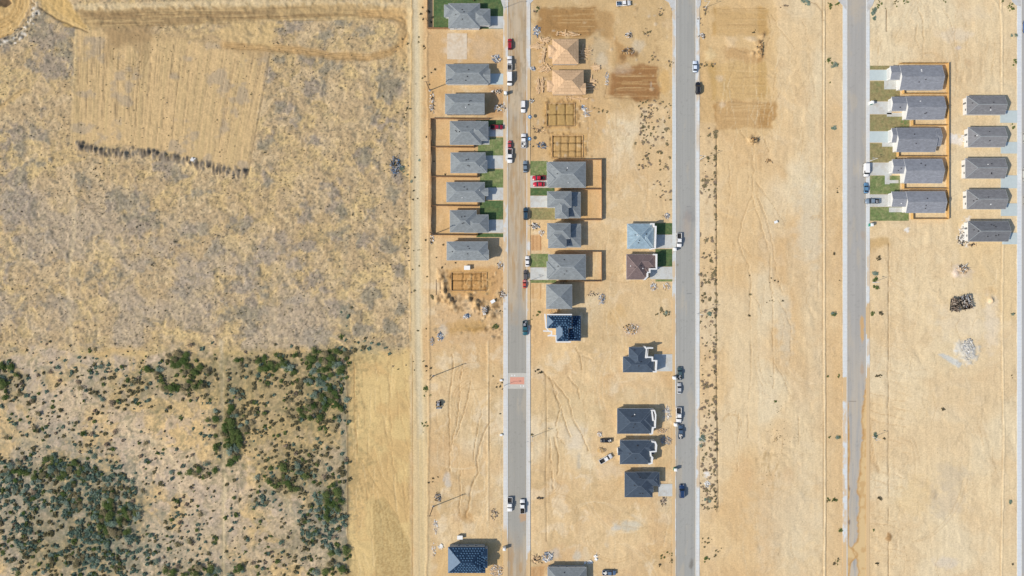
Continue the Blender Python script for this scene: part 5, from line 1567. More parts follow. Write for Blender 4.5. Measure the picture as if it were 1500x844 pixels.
def frus(mb, x0, x1, hw, z0, x2, x3, hw2, z1):
    mb.loft([[(x0, -hw, z0), (x1, -hw, z0), (x1, hw, z0), (x0, hw, z0)], [(x2, -hw2, z1), (x3, -hw2, z1), (x3, hw2, z1), (x2, hw2, z1)]])


def tb(f):
    mb = MB(); f(mb); return mb


_veh = {}


def vehicle_parts(kind):
    """list of (name, mesh, material key or 'paint', location, sub-parts); nose towards +x"""
    if kind in _veh:
        return _veh[kind]
    P_ = []
    L, W = dict(sedan=(4.7, 1.82), suv=(4.9, 1.95), pickup=(5.8, 2.02), van=(5.4, 2.05), small=(4.0, 1.72))[kind]
    hl, hw = L / 2, W / 2
    zt = dict(sedan=.95, suv=1.08, pickup=1.12, van=1.15, small=.95)[kind]
    body = MB()
    if kind == 'pickup':
        body.loft([ring(hl, hw * .82, .42, .85), ring(hl - .18, hw * .94, .34, 1.0), ring(hl - 1.3, hw, .32, zt), ring(.55, hw, .32, zt + .02), ring(-.55, hw, .32, zt + .02)])
        bed = MB(); z0, z1 = .45, 1.16
        bed.box(-hl + .05, -hw * .98, z0, -.56, -hw * .98 + .12, z1); bed.box(-hl + .05, hw * .98 - .12, z0, -.56, hw * .98, z1)
        bed.box(-hl, -hw * .93, z0, -hl + .1, hw * .93, z1 - .02); bed.box(-.68, -hw * .98 + .12, z0, -.56, hw * .98 - .12, z1)
    else:
        body.loft([ring(hl, hw * .78, .38, zt * .74), ring(hl - .2, hw * .93, .26, zt * .84), ring(hl - 1.15, hw, .24, zt), ring(0, hw, .24, zt + .02), ring(-hl + .9, hw, .24, zt + .04), ring(-hl + .12, hw * .93, .28, zt), ring(-hl, hw * .8, .42, zt - .12)])
    P_.append(('body', body.mesh('body', [], True), 'paint'))
    cab = MB(); top = MB()
    if kind == 'sedan' or kind == 'small':
        k = L / 4.7
        frus(cab, -1.85 * k, 1.0 * k, hw * .86, zt, -1.15 * k, .25 * k, hw * .70, 1.42); frus(top, -1.2 * k, .3 * k, hw * .73, 1.40, -1.1 * k, .18 * k, hw * .66, 1.47)
    elif kind == 'suv':
        frus(cab, -2.35, 1.1, hw * .88, zt, -2.05, .45, hw * .74, 1.68); frus(top, -2.12, .5, hw * .78, 1.64, -2.0, .35, hw * .72, 1.74)
    elif kind == 'pickup':
        frus(cab, -.56, 1.55, hw * .88, zt, -.42, .85, hw * .72, 1.74); frus(top, -.48, .9, hw * .76, 1.70, -.4, .78, hw * .70, 1.80)
    else:
        frus(cab, -2.6, 1.75, hw * .94, zt, -2.5, 1.1, hw * .84, 2.05); frus(top, -2.6, 1.2, hw * .88, 1.95, -2.5, 1.02, hw * .82, 2.14)
        bx = MB(); bx.box(-2.62, -hw * .955, 1.1, .35, hw * .955, 1.9)
        P_.append(('cargo_side', bx.mesh('cargo_side', []), 'paint'))
    P_.append(('window', cab.mesh('window', []), 'carglass'))
    P_.append(('roof', top.mesh('roof', []), 'paint'))
    if kind == 'pickup':
        P_.append(('bed', bed.mesh('bed', []), 'paint'))
        P_.append(('bed_liner', tb(lambda m: m.box(-hl + .1, -hw * .85, .5, -.68, hw * .85, .62)).mesh('bed_liner', []), 'black_plastic'))
    if kind == 'suv':
        P_.append(('roof_rail', tb(lambda m: m.box(-1.9, hw * .66, 1.74, .2, hw * .70, 1.79)).mesh('roof_rail', []), 'steel'))
        P_.append(('roof_rail', tb(lambda m: m.box(-1.9, -hw * .70, 1.74, .2, -hw * .66, 1.79)).mesh('roof_rail', []), 'steel'))
    for nm, x0, mt, xx in (('headlight', hl - .16, 'lamp_clear', hl + .01), ('tail_light', -hl - .01, 'lamp_red', -hl + .1)):
        for s_ in (-1, 1):
            y0, y1 = sorted((s_ * hw * .5, s_ * hw * .8))
            P_.append((nm, tb(lambda m: m.box(min(x0, xx), y0, zt * .66, max(x0, xx), y1, zt * .8)).mesh(nm, []), mt))
    P_.append(('bumper', tb(lambda m: m.box(hl - .1, -hw * .85, .3, hl + .08, hw * .85, .5)).mesh('bumper', []), 'black_plastic'))
    P_.append(('bumper', tb(lambda m: m.box(-hl - .1, -hw * .85, .32, -hl + .06, hw * .85, .52)).mesh('bumper', []), 'steel' if kind == 'pickup' else 'black_plastic'))
    mx = {'sedan': .75, 'small': .6, 'suv': .9, 'pickup': 1.3, 'van': 1.5}[kind]
    for s_ in (-1, 1):
        y0, y1 = sorted((s_ * hw * .95, s_ * (hw + .2)))
        P_.append(('mirror', tb(lambda m: m.box(mx - .12, y0, zt, mx + .02, y1, zt + .16)).mesh('mirror', []), 'black_plastic'))
    wr = .38 if kind in ('pickup', 'suv', 'van') else .33
    if 'wheel%g' % wr not in _veh:
        wm = MB(); wm.cyl((0, -.12, 0), (0, .12, 0), wr, n=14)
        rm = MB(); rm.cyl((0, -.13, 0), (0, .13, 0), wr * .58, n=10)
        _veh['wheel%g' % wr] = (wm.mesh('wheel', []), rm.mesh('rim', []))
    wx = (hl * .64, -hl * .62)
    for x in wx:
        for s_ in (-1, 1):
            P_.append(('wheel', _veh['wheel%g' % wr], (x, s_ * (hw - .13), wr)))
    _veh[kind] = P_
    return P_


def setmat(o, m):
    me = o.data
    if not me.materials:
        me.materials.append(m)
    o.material_slots[0].link = 'OBJECT'
    o.material_slots[0].material = m


def vehicle(kind, label, px, py, ang, rgb, cat=None, group=None, z=.02, scale=1.0, bedload=None, rack=False, two=None):
    """ang = heading of the nose in degrees, 0 = right in the photo, 90 = up"""
    x, y = P(px, py)
    nm = {'sedan': 'parked_car', 'small': 'parked_car', 'suv': 'parked_suv', 'pickup': 'pickup_truck', 'van': 'parked_van'}[kind]
    root = thing(nm, label, cat or {'sedan': 'car', 'small': 'car', 'suv': 'car', 'pickup': 'pickup truck', 'van': 'van'}[kind], (x, y, z), R(ang), group)
    root.scale = (scale,) * 3
    pm = paint('rgb_%d_%d_%d' % tuple(int(v * 255) for v in rgb), rgb)
    for p in vehicle_parts(kind):
        if p[0] == 'wheel':
            o = obj('wheel', p[1][0], root, p[2]); setmat(o, M['tyre'])
            r_ = obj('rim', p[1][1], o); setmat(r_, M['rim'])
        else:
            o = obj(p[0], p[1], root)
            setmat(o, pm if p[2] == 'paint' else M[p[2]])
    if rack:
        rk = MB()
        for yy in (-.8, .8):
            rk.box(-2.7, yy - .03, 1.9, 1.2, yy + .03, 1.96)
            for xx in (-2.6, -.7, 1.1):
                rk.box(xx, yy - .03, 1.1, xx + .06, yy + .03, 1.895)
        for xx in (-2.5, -1.5, -.5, .5, 1.0):
            rk.box(xx, -.765, 1.91, xx + .06, .765, 1.95)
        part('ladder_rack', rk, M['steel'], root)
    if bedload:
        b = MB(); rr = random.Random(int(px))
        for i in range(14):
            b.cbox((rr.uniform(-2.5, -1.0), rr.uniform(-.6, .6), rr.uniform(.75, 1.15)), (rr.uniform(.2, .9), rr.uniform(.1, .4), rr.uniform(.1, .35)), rr.uniform(-.4, .4), 0, rr.uniform(-.2, .2))
        part('bed_cargo', b, M[bedload], root, kind='stuff')
    return root


WHITE, SILV, NAVY, BLACK, RED, TEAL, BLUE, GRAPH = (.72, .73, .73), (.42, .44, .46), (.02, .04, .10), (.012, .012, .015), (.42, .012, .03), (.02, .10, .13), (.12, .22, .38), (.10, .13, .17)
vehicle('suv', 'dark red car parked at the top of the first street above the work trucks', 746.8, 65.5, 90, (.30, .01, .02), scale=.9)
vehicle('pickup', 'white pickup with a ladder rack on the left side of the first street', 746.6, 93.5, 90, WHITE, rack=True)
vehicle('van', 'white van parked below the ladder rack pickup on the first street', 746.6, 116.5, -90, WHITE)
vehicle('suv', 'white car at the right kerb just above the upper blue canopy', 766.4, 157, -90, WHITE)
vehicle('pickup', 'white pickup at the right kerb beside the lower blue canopy', 766.9, 207, 90, WHITE, bedload='rubble_white')
vehicle('small', 'small faded red car parked just above a white pickup', 746.6, 213, 90, (.40, .06, .06), scale=.92)
vehicle('pickup', 'white pickup parked directly below the small red car', 747, 229, -90, WHITE)
vehicle('sedan', 'grey-blue sedan at the right kerb across from the small red car', 769.4, 244.6, 90, (.16, .21, .26))
vehicle('suv', 'dark navy car at the right kerb beside the parched front lawn', 770, 313.5, 90, (.02, .05, .08))
vehicle('sedan', 'white sedan half on the verge by the green lawn of the lone fenced house', 772.4, 383, 90, WHITE, scale=.92)
vehicle('suv', 'dark grey car parked nose to tail with a red one', 769.6, 403, 90, (.09, .08, .08), scale=.8)
vehicle('small', 'orange-red car parked behind a dark grey one by the driveway forms', 768.3, 416, 90, (.50, .07, .04), scale=.85)
vehicle('pickup', 'dark teal pickup by the tile stacked house on the first street', 769, 480.5, -90, TEAL, bedload='rubble_grey')
vehicle('pickup', 'white pickup in the left lane near the bottom of the first street', 746.9, 738, -90, WHITE)
vehicle('pickup', 'white pickup with boxes in its bed in the right lane near the bottom', 765.3, 741, 90, WHITE, bedload='rubble_dark')
vehicle('pickup', 'dark red pickup standing across the driveway of the topmost fenced yard', 727.6, 187, 0, (.26, .01, .03), z=.1, scale=.9)
vehicle('pickup', 'red pickup with dark bed, upper of two red vehicles on one driveway', 789.8, 261.5, 180, RED, z=.1, scale=.95)
vehicle('sedan', 'red car with grey rear, lower of two red vehicles on one driveway', 789.3, 270.6, 180, (.46, .015, .04), z=.1)
vehicle('pickup', 'white pickup loaded with blue film scraps at the top edge beside the earth lot', 913, 6.2, 4, WHITE, z=0, bedload='rubble_blue')
vehicle('sedan', 'white and blue sedan at the right kerb near the top of the second street', 1017.2, 98.5, 90, (.60, .68, .78))
vehicle('suv', 'black car half on the right pavement of the second street', 1021.6, 130, 90, BLACK, z=.14)
vehicle('pickup', 'white pickup across from the pale blue roofed house', 994.2, 352, -90, WHITE)
vehicle('pickup', 'dark green-grey pickup, topmost of the lower vehicles on the second street', 995, 546.7, 90, (.05, .09, .10), scale=.9, bedload='rubble_grey')
vehicle('sedan', 'silver sedan on the second street below the dark green-grey pickup', 994.4, 568.8, 90, SILV, scale=.95)
vehicle('pickup', 'long white pickup beside the topmost charcoal roofed house', 993.6, 607.5, -90, WHITE, scale=1.05)
vehicle('pickup', 'dark blue pickup with white load beside the two lower charcoal roofs', 996.2, 632.3, 90, (.06, .10, .16), scale=.95, bedload='rubble_white')
vehicle('suv', 'navy car in front of the grey driveway at the bottom of the second street', 998, 719, 90, (.015, .04, .11), scale=1.1)
vehicle('pickup', 'black pickup loaded with white scraps behind the charcoal houses', 887.5, 645, 180, BLACK, z=0, scale=.8, bedload='rubble_white')
vehicle('pickup', 'white pickup parked askew on the sand behind the charcoal houses', 887, 671.5, 30, WHITE, z=0, scale=.98)
vehicle('pickup', 'dark blue and white pickup at the bottom edge on the sand', 892, 838, 0, (.10, .16, .26), z=0, scale=.95, bedload='rubble_white')
vehicle('van', 'white van parked at the right kerb of the third street', 1267.3, 249.8, -90, WHITE)
vehicle('sedan', 'blue sedan parked just below the white van on the third street', 1267.2, 275.8, 90, (.10, .22, .36), scale=.92)
vehicle('pickup', 'blue-grey pickup backed across the pavement onto a golden row driveway', 1276.5, 295.3, 180, (.17, .23, .30), z=.12, bedload='rubble_grey')
vehicle('suv', 'blue car cut by the right edge near the top', 1501, 40, 90, (.02, .10, .35))
vehicle('sedan', 'white car cut by the right edge beside the upper pale driveway', 1501.5, 202, 90, WHITE)
vehicle('van', 'white van cut by the right edge beside the third right edge house', 1501.5, 256, 90, WHITE)
vehicle('sedan', 'white car cut by the right edge beside the fourth right edge driveway', 1502, 294, -90, WHITE, scale=.9)


# skid loader on the left lots
def loader(label, px, py, ang):
    x, y = P(px, py)
    root = thing('skid_loader', label, 'loader', (x, y, 0), R(ang))
    part('body', tb(lambda m: (m.box(-1.3, -.6, .35, .5, .6, 1.15), m.box(-1.5, -.55, .5, -1.3, .55, 1.3))), M['yellow_paint'], root)
    part('cab', tb(lambda m: frus(m, -.7, .5, .5, 1.15, -.6, .35, .44, 2.0)), M['carglass'], root)
    part('cab_roof', tb(lambda m: m.box(-.65, -.48, 2.0, .42, .48, 2.08)), M['rubble_grey'], root)
    for s_ in (-1, 1):
        part('lift_arm', tb(lambda m: (m.box(-1.2, s_ * .72 - .08, 1.0, 1.3, s_ * .72 + .08, 1.2), m.box(1.1, s_ * .72 - .08, .35, 1.3, s_ * .72 + .08, 1.0))), M['black_plastic'], root)
        for xx in (-.8, .4):
            w = part('wheel', tb(lambda m: m.cyl((xx, s_ * .78, .4), (xx, s_ * 1.05, .4), .42, n=12)), M['tyre'], root)
    part('bucket', tb(lambda m: (m.box(1.3, -1.0, .08, 1.36, 1.0, .65), m.box(1.36, -1.0, .08, 2.0, 1.0, .14), m.box(1.36, -1.0, .14, 1.9, -.94, .5), m.box(1.36, .94, .14, 1.9, 1.0, .5))), M['rubble_grey'], root)


loader('small skid loader standing alone on the sandy left lots', 642.6, 592, -90)


# ------------------------------------------------------------------ poles and lamps
def power_pole(label, px, py, h=12.5):
    x, y = P(px, py)
    r = thing('power_pole', label, 'pole', (x, y, -.2), 0, 'power poles along the gravel track')
    part('pole', tb(lambda m: m.cyl((0, 0, 0), (0, 0, h), .21, .14, 10)), M['pole_wood'], r)
    ca = part('crossarm', tb(lambda m: m.box(-1.1, -.06, h - .7, 1.1, .06, h - .56)), M['pole_wood'], r)
    for xx in (-1.0, -.4, .4, 1.0):
        part('insulator', tb(lambda m: m.cyl((xx, 0, h - .56), (xx, 0, h - .34), .06, .04, 6)), M['steel'], ca)
    part('base_footing', tb(lambda m: m.cyl((0, 0, .1), (0, 0, .35), .5, .42, 10)), M['concrete'], r)


for px, py, l in ((629.5, 132.5, 'weathered power pole whose shadow reaches the roof next to the slab lot'), (634.5, 343.5, 'weathered power pole at the bottom corner of the left fenced yards'),
                  (634.5, 551, 'weathered power pole left of the brick crossing'), (634.5, 742, 'weathered power pole above the tile stacked house at the bottom')):
    power_pole(l, px, py)


def lamp(label, px, py, dx, h=8.5):
    """street lamp, arm reaching dx (-1 left, 1 right)"""
    x, y = P(px, py)
    r = thing('street_lamp', label, 'street lamp', (x, y, .0), 0, 'street lamps')
    part('pole', tb(lambda m: m.cyl((0, 0, 0), (0, 0, h), .11, .07, 8)), M['pole_white'], r)
    part('arm', tb(lambda m: m.cyl((0, 0, h - .1), (dx * 1.7, 0, h + .25), .05, .04, 6)), M['pole_white'], r)
    part('lamp_head', tb(lambda m: m.box(min(dx * 1.6, dx * 2.3), -.14, h + .2, max(dx * 1.6, dx * 2.3), .14, h + .33)), M['steel'], r)
    part('base_plate', tb(lambda m: m.cyl((0, 0, -.05), (0, 0, .14), .28, .28, 8)), M['concrete'], r)


for px, py, dx, h, l in ((738.5, 12, 1, 6.5, 'lamp post at the driveway of the green yard house'), (779.3, 640, -1, 8, 'lamp post right of the first street below the brick crossing'),
                         (774.8, 412, -1, 5.8, 'lamp post at the driveway of the lone fenced yard house'), (1033.5, 11, -1, 6, 'lamp post at the top right of the second street'),
                         (1024.5, 234.5, -1, 9, 'lamp post right of the second street opposite the long empty lot top'), (1021, 460, -1, 9, 'lamp post right of the second street among the weeds, middle height'),
                         (1026, 641, -1, 8, 'lamp post right of the second street beside the lower weeds'), (1275.5, 235.5, -1, 5.5, 'lamp post at the parched lawn next to the white van'),
                         (1278.8, 414, -1, 5.5, 'lamp post between two green bushes on the third street'), (1279, 640, -1, 6, 'lamp post by the sand covered part of the third street'),
                         (739, 564.6, 1, 4, 'short lamp post left of the brick crossing')):
    lamp(l, px, py, dx, h)


# ------------------------------------------------------------------ portable toilets, bins, canopies
def toilet(label, px, py, mat, rz=0, z=0.0):
    x, y = P(px, py)
    r = thing('portable_toilet', label, 'portable toilet', (x, y, z), rz, 'portable toilets on the kerbs')
    part('cabin', tb(lambda m: m.box(-.56, -.56, .1, .56, .56, 2.1)), M[mat], r)
    part('roof', tb(lambda m: frus(m, -.62, .62, .62, 2.1, -.4, .4, .4, 2.33)), M['toilet_white'], r)
    d = part('door', tb(lambda m: m.box(-.4, -.6, .15, .4, -.565, 1.95)), M['toilet_white' if mat == 'toilet_green' else 'toilet_green'], r)
    part('handle', tb(lambda m: m.box(.28, -.64, 1.0, .33, -.6, 1.15)), M['black_plastic'], d)
    part('vent_pipe', tb(lambda m: m.cyl((.3, .3, 2.15), (.3, .3, 2.7), .05, n=6)), M['black_plastic'], r)
    part('skid', tb(lambda m: m.box(-.6, -.6, 0, .6, .6, .1)), M['black_plastic'], r)


for px, py, mt, l in ((740.6, 138, 'toilet_green', 'green and white portable toilet left of the first street near the top'), (739, 802, 'toilet_white', 'white portable toilet by the tile stacked house at the bottom'),
                      (987.4, 365.8, 'toilet_white', 'white portable toilet below the pickup by the pale blue roof'), (986.6, 553, 'toilet_white', 'white portable toilet by the dark green-grey pickup'),
                      (988.6, 621.2, 'toilet_white', 'white portable toilet between long white and dark blue pickups'), (988.2, 686.5, 'toilet_green', 'green and white portable toilet below the middle charcoal house'),
                      (1273.8, 330, 'toilet_green', 'green and white portable toilet below the golden fenced row'), (1274.6, 151.8, 'toilet_white', 'white portable toilet at the second golden row driveway'),
                      ):
    toilet(l, px, py, mt, 0, .13 if px < 741 and py < 600 else .0)


def canopy(label, px, py):
    x, y = P(px, py)
    r = thing('sun_canopy', label, 'canopy', (x, y, .1), 0, 'blue sun canopies')
    m = MB(); n = 8
    for i in range(n):
        a, b = 2 * math.pi * i / n, 2 * math.pi * (i + 1) / n
        m.poly([(.78 * math.cos(a), .78 * math.sin(a), 1.9), (.78 * math.cos(b), .78 * math.sin(b), 1.9), (0, 0, 2.35)])
    part('cloth', m, M['blue_cloth'], r)
    part('pole', tb(lambda m: m.cyl((0, 0, 0), (0, 0, 2.4), .03, n=6)), M['steel'], r)
    part('foot', tb(lambda m: m.cyl((0, 0, 0), (0, 0, .08), .3, n=8)), M['black_plastic'], r)
    part('cap', tb(lambda m: m.cyl((0, 0, 2.3), (0, 0, 2.42), .3, .1, 8)), M['toilet_white'], r)


canopy('upper small blue canopy on the right pavement of the first street', 776, 173)
canopy('lower small blue canopy beside a white pickup', 775.8, 205)


def bin_(label, px, py, ang=0, mat='rubble_grey', s=1.0, name='waste_bin'):
    x, y = P(px, py)
    r = thing(name, label, 'bin', (x, y, 0), R(ang))
    r.scale = (s, s, s)
    part('tub', tb(lambda m: (frus(m, -.8, .8, .55, .1, -1.0, 1.0, .7, 1.1))), M[mat], r)
    part('lid', tb(lambda m: m.box(-1.02, -.72, 1.1, 1.02, .72, 1.18)), M['toilet_white'], r)


bin_('grey covered bin on the churned dirt above the straight asphalt', 722, 441.5, 30, 'rubble_grey', .9)
bin_('pale oblong box lying left of the bottom tile stacked house', 674, 786, 0, 'rubble_grey', 1.1, 'storage_box')
bin_('white oblong box just above the gridded foundation on the left', 684.5, 392.5, 0, 'rubble_white', 1.2, 'storage_box')
bin_('dark trailer cube standing on the sand near the long empty lot top', 1135.5, 325.6, 20, 'rubble_dark', .7, 'storage_box')


bin_('small white box left of the brick crossing', 734, 557, 0, 'rubble_white', .55, 'storage_box')
bin_('small white box left of the street, below the brick crossing', 734, 637, 0, 'rubble_white', .55, 'storage_box')


# ------------------------------------------------------------------ heaps of scrap, rubble and lumber
def heap(label, px, py, rx, ry, mats, n=60, size=.5, h=.7, cat='debris pile', name='debris_pile', seed=None, planks=.3, mound=True, group=None):
    rr = random.Random(seed or int(px * 7 + py))
    x, y = P(px, py)
    r = thing(name, label, cat, (x, y, gh(px, py) - .03), 0, group)
    rx *= MPP; ry *= MPP
    if mound:
        mb = MB(); nr, na = 5, 16
        ring_ = []
        for i in range(nr):
            t = i / (nr - 1)
            ring_.append([(rx * (1 - t * .95) * math.cos(a) * rr.uniform(.85, 1.1), ry * (1 - t * .95) * math.sin(a) * rr.uniform(.85, 1.1), -.15 + h * (1 - (1 - t) ** 2) * rr.uniform(.8, 1.1) * .8) for a in np.linspace(0, 2 * math.pi, na, endpoint=False)])
        mb.loft(ring_)
        part('mound', mb, M['earth'], r, smooth=True)
    for mi, mt in enumerate(mats):
        mb = MB()
        for i in range(n // len(mats)):
            a = rr.uniform(0, 6.28); q = math.sqrt(rr.random())
            cx, cy = rx * q * math.cos(a), ry * q * math.sin(a)
            zz = (h if mound else h * .4) * (1 - q) * .8 + rr.uniform(.0, .18)
            if rr.random() < planks:
                s_ = (rr.uniform(.8, 2.4) * size * 1.6, rr.uniform(.08, .2), rr.uniform(.03, .08))
            else:
                s_ = (rr.uniform(.3, 1.1) * size, rr.uniform(.3, 1.0) * size, rr.uniform(.1, .5) * size)
            mb.cbox((cx, cy, zz), s_, rr.uniform(0, 3.1), 0, rr.uniform(-.5, .5))
        part('scrap', mb, M[mt], r, kind='stuff')


WG = ['rubble_white', 'rubble_grey', 'rubble_blue']
heap('dark blue and black brush and film heap beside the gravel track', 579, 243, 7, 15, ['rubble_blue', 'rubble_dark', 'rubble_grey'], 90, .9, .8, planks=.6, mound=False)
heap('blue and white film heap near the top right kerb of the first street', 786, 45, 5, 7, WG, 40, .7, .6)
heap('white scrap heap at the front of the bare slab lot', 727, 86, 7, 6, WG, 50, .6, .6)
heap('small blue-white scrap heap on the kerb beside the lower framed house', 781, 100.5, 4, 3, WG, 30, .6, .5)
heap('pale rubble row below the white toilet at the rubble fronted house', 728, 134, 8, 3, ['rubble_rock', 'rubble_white', 'rubble_dark'], 40, .6, .4)
heap('olive brush and rubble heap at the front of the plain hipped house', 733, 158, 9, 6, ['rubble_rock', 'rubble_dark', 'rubble_white'], 60, .6, .5)
heap('black scrap at the right kerb beside the upper white car', 777, 148, 5, 3, ['rubble_dark', 'rubble_white'], 30, .6, .4, mound=False)
heap('dark machine scrap heap left of the lower foundation trenches', 794, 213, 6, 5, ['rubble_dark', 'rubble_grey', 'rubble_blue'], 50, .6, .7)
heap('brush and plank scrap between the two foundation grids', 788, 190, 9, 5, ['rubble_dark', 'lumber'], 30, .6, .4, planks=.9, mound=False)
heap('white and black scrap heap by the reddish driveway forms', 784, 331.5, 7, 4, ['rubble_white', 'rubble_dark', 'rubble_grey'], 50, .6, .6)
heap('small round pale rubble heap by the reddish driveway forms', 793, 341, 4, 4, ['rubble_white', 'rubble_rock'], 30, .6, .6)
heap('blue-grey scrap heap on the sand right of the pyramid roof', 882, 438, 5, 8, WG + ['rubble_rock'], 50, .6, .6)
heap('long faint scrap trail leading to the scrap heap right of the pyramid roof', 868, 430, 9, 4, ['rubble_dark', 'rubble_rock'], 30, .45, .1, mound=False)
heap('pink-grey rubble heap with a dark hollow above the stepped charcoal house', 924, 482, 12, 8, ['rubble_rock', 'rubble_rock', 'rubble_dark', 'rubble_white'], 70, .55, .7)
heap('grey plank and rod scrap in the shade beside the topmost charcoal house', 977, 605, 6, 9, ['rubble_grey', 'rubble_white'], 50, .7, .3, planks=.8, mound=False)
heap('grey scrap in the shade beside the middle charcoal house', 975, 645, 9, 5, ['rubble_grey', 'rubble_rock'], 50, .7, .3, planks=.6, mound=False)
heap('dirt coloured rubble beside the topmost charcoal house front', 970, 631, 8, 4, ['rubble_rock', 'lumber'], 50, .5, .3)
heap('small pile of stakes above the black loaded pickup', 878, 636, 4, 4, ['rubble_rock', 'rubble_white'], 24, .6, .4)
heap('earth heap above the askew white pickup', 881, 659.5, 7, 4.5, ['rubble_rock', 'earth'], 16, .4, 1.1)
heap('large white and blue scrap heap near the bottom house', 801.5, 816, 8, 7, WG + ['rubble_white'], 90, .7, .8)
heap('brown brush heap left of the large white scrap heap', 786, 820, 7, 6, ['rubble_dark', 'lumber'], 40, .7, .4, planks=.8)
heap('pale plank heap beside the bottom left tile stacked house', 727, 836, 10, 9, ['lumber', 'rubble_white', 'rubble_rock'], 90, .6, .5, planks=.7)
heap('two small white bags by the bottom house wall', 862, 824, 5, 3, ['rubble_white'], 10, 1.1, .4, mound=False)
heap('white lump on the sand above the bottom house', 872.5, 816.5, 2.5, 3, ['rubble_white'], 8, 1.2, .5, mound=False)
heap('blue-grey scrap heap below the gridded foundation on the left', 683.5, 463.5, 5, 3.5, WG, 40, .7, .6)
heap('grey rubble heap right of the spoil heaps on the left lots', 709.5, 455, 3.5, 6, ['rubble_rock', 'rubble_grey', 'rubble_white'], 50, .6, .8)
heap('dark brush heap on the left lots near the kerb above the asphalt', 737, 431, 6, 5, ['rubble_dark', 'rubble_rock', 'rubble_white'], 60, .6, .5)
heap('dark and pale brush heap in front of the hipped house below the yards', 732, 389, 5, 6, ['rubble_dark', 'rubble_white', 'rubble_rock'], 40, .5, .4)
heap('blue-white film scrap beside the power pole left of the sand lots', 645, 494, 5, 6, ['rubble_white', 'rubble_blue', 'rubble_grey'], 40, .6, .3)
heap('grey film scrap at the foot of the berm left of the sand lots', 633, 500, 3, 6, ['rubble_grey', 'rubble_rock'], 30, .6, .3)
heap('grey rubble heap beside the power pole near the bottom', 641, 729, 5, 6, ['rubble_rock', 'rubble_dark', 'rubble_grey'], 60, .5, .8)
heap('pale rubble strip down from the power pole near the bottom', 638, 772, 3, 12, ['rubble_rock', 'rubble_white'], 50, .5, .2, mound=False)
heap('white debris drift left of the bottom tile stacked house', 635, 805, 3, 10, ['rubble_white', 'rubble_rock'], 30, .5, .2, mound=False)
heap('white lump left of the bottom tile stacked house', 645.5, 801, 3, 2.5, ['rubble_white'], 8, 1.1, .5, mound=False)
heap('round tyre and hose scrap left of the bottom street', 724, 753, 5, 9, ['rubble_dark', 'rubble_rock'], 40, .5, .3, planks=.7, mound=False)
heap('dark rubble by the fence corner pole of the left fenced yards', 633, 350, 3, 8, ['rubble_white', 'rubble_rock', 'rubble_dark'], 40, .5, .3)
heap('grey rubble along the track above the left fenced yards', 633, 152, 4, 16, ['rubble_rock', 'rubble_white', 'rubble_dark'], 70, .5, .3)
heap('small pale rubble heap in the churned lot near the loaded pickup at the top', 921, 52, 5, 4, ['rubble_rock', 'rubble_white', 'rubble_dark'], 40, .6, .6)
heap('black tarp and clods on the churned lot at the top', 920, 75, 9, 5, ['rubble_dark', 'rubble_rock', 'earth_dark'], 60, .7, .8)
heap('white plaster spill beside the lower framed house', 889, 116, 3, 10, ['rubble_white', 'rubble_grey'], 40, .4, .15, mound=False)
heap('white and blue sheets right of the upper foundation grid', 854.5, 158, 4, 4, ['rubble_white', 'rubble_blue'], 16, .9, .3, mound=False)
heap('pale plank stack right of the upper foundation grid', 860, 164, 4, 8, ['rubble_grey', 'rubble_white'], 16, .9, .2, planks=1, mound=False)
heap('white rubble heap at the right kerb of the second street near the top', 1028, 53, 5, 4, ['rubble_rock', 'rubble_white', 'rubble_dark'], 40, .6, .5)
heap('brown clod heap on the ochre graded pads', 1114, 72, 4, 12, ['earth_dark', 'earth', 'rubble_dark'], 50, .7, .8)
heap('three clods below the ochre graded pads', 1104, 206, 6, 4, ['earth_dark', 'rubble_dark'], 20, .7, .5)
heap('branch lying on the long empty lot', 1126, 236, 4, 2.5, ['rubble_dark', 'earth_dark'], 14, .6, .2, planks=1, mound=False)
heap('white stones beside the second street weeds', 1036, 709, 4, 4, ['rubble_white'], 40, .6, .3, mound=False)
heap('tan heap with brushwood south of the right edge houses', 1410, 394, 8, 5, ['lumber', 'rubble_dark', 'rubble_white'], 50, .8, .6, planks=.8)
heap('large white and grey rubble heap on the right hand sand', 1417, 512, 9, 16, ['rubble_white', 'rubble_pale', 'rubble_pale', 'rubble_white', 'rubble_grey', 'rubble_pale'], 130, .5, .5, mound=False)
heap('white rubble spill behind the bottom right edge house', 1410, 346, 5, 14, ['rubble_white', 'rubble_dark', 'rubble_white'], 120, .45, .15, mound=False)
heap('black rubbish along the wall of the bottom right edge house', 1410, 352, 8, 8, ['rubble_dark'], 26, .6, .2, mound=False)
heap('brown brush in front of the driveway of the bottom right edge house', 1425, 359, 7, 2, ['rubble_dark', 'lumber'], 24, .6, .2, mound=False)
heap('white plaster drift behind the second right edge house', 1411, 203, 5, 5, ['rubble_white'], 50, .4, .12, mound=False)
heap('white object lying at the end of the ploughed furrows', 283.5, 234, 3.5, 2, ['rubble_white'], 8, 1.2, .4, mound=False)
heap('dark and pale clutter in the side gap of the single fenced house', 826, 411, 6, 2, ['rubble_dark', 'fence_gold'], 20, .6, .3, mound=False)
heap('yellow planks between the pyramid roof and the tile stacked roof', 812, 456.5, 9, 3, ['fence_gold', 'lumber'], 24, .8, .4, planks=1, mound=False)
heap('pale rubble heap below the brown roofed house', 957, 420, 5, 6, ['rubble_white', 'rubble_rock', 'rubble_grey'], 40, .6, .6)
heap('second paler rubble heap below the brown roofed house nearer the street', 976, 420, 5, 6, ['rubble_rock', 'rubble_white'], 40, .4, .5)
heap('black and olive clutter below the grey driveway at the second street', 972, 735, 4, 7, ['rubble_dark', 'rubble_rock'], 30, .6, .3, mound=False)
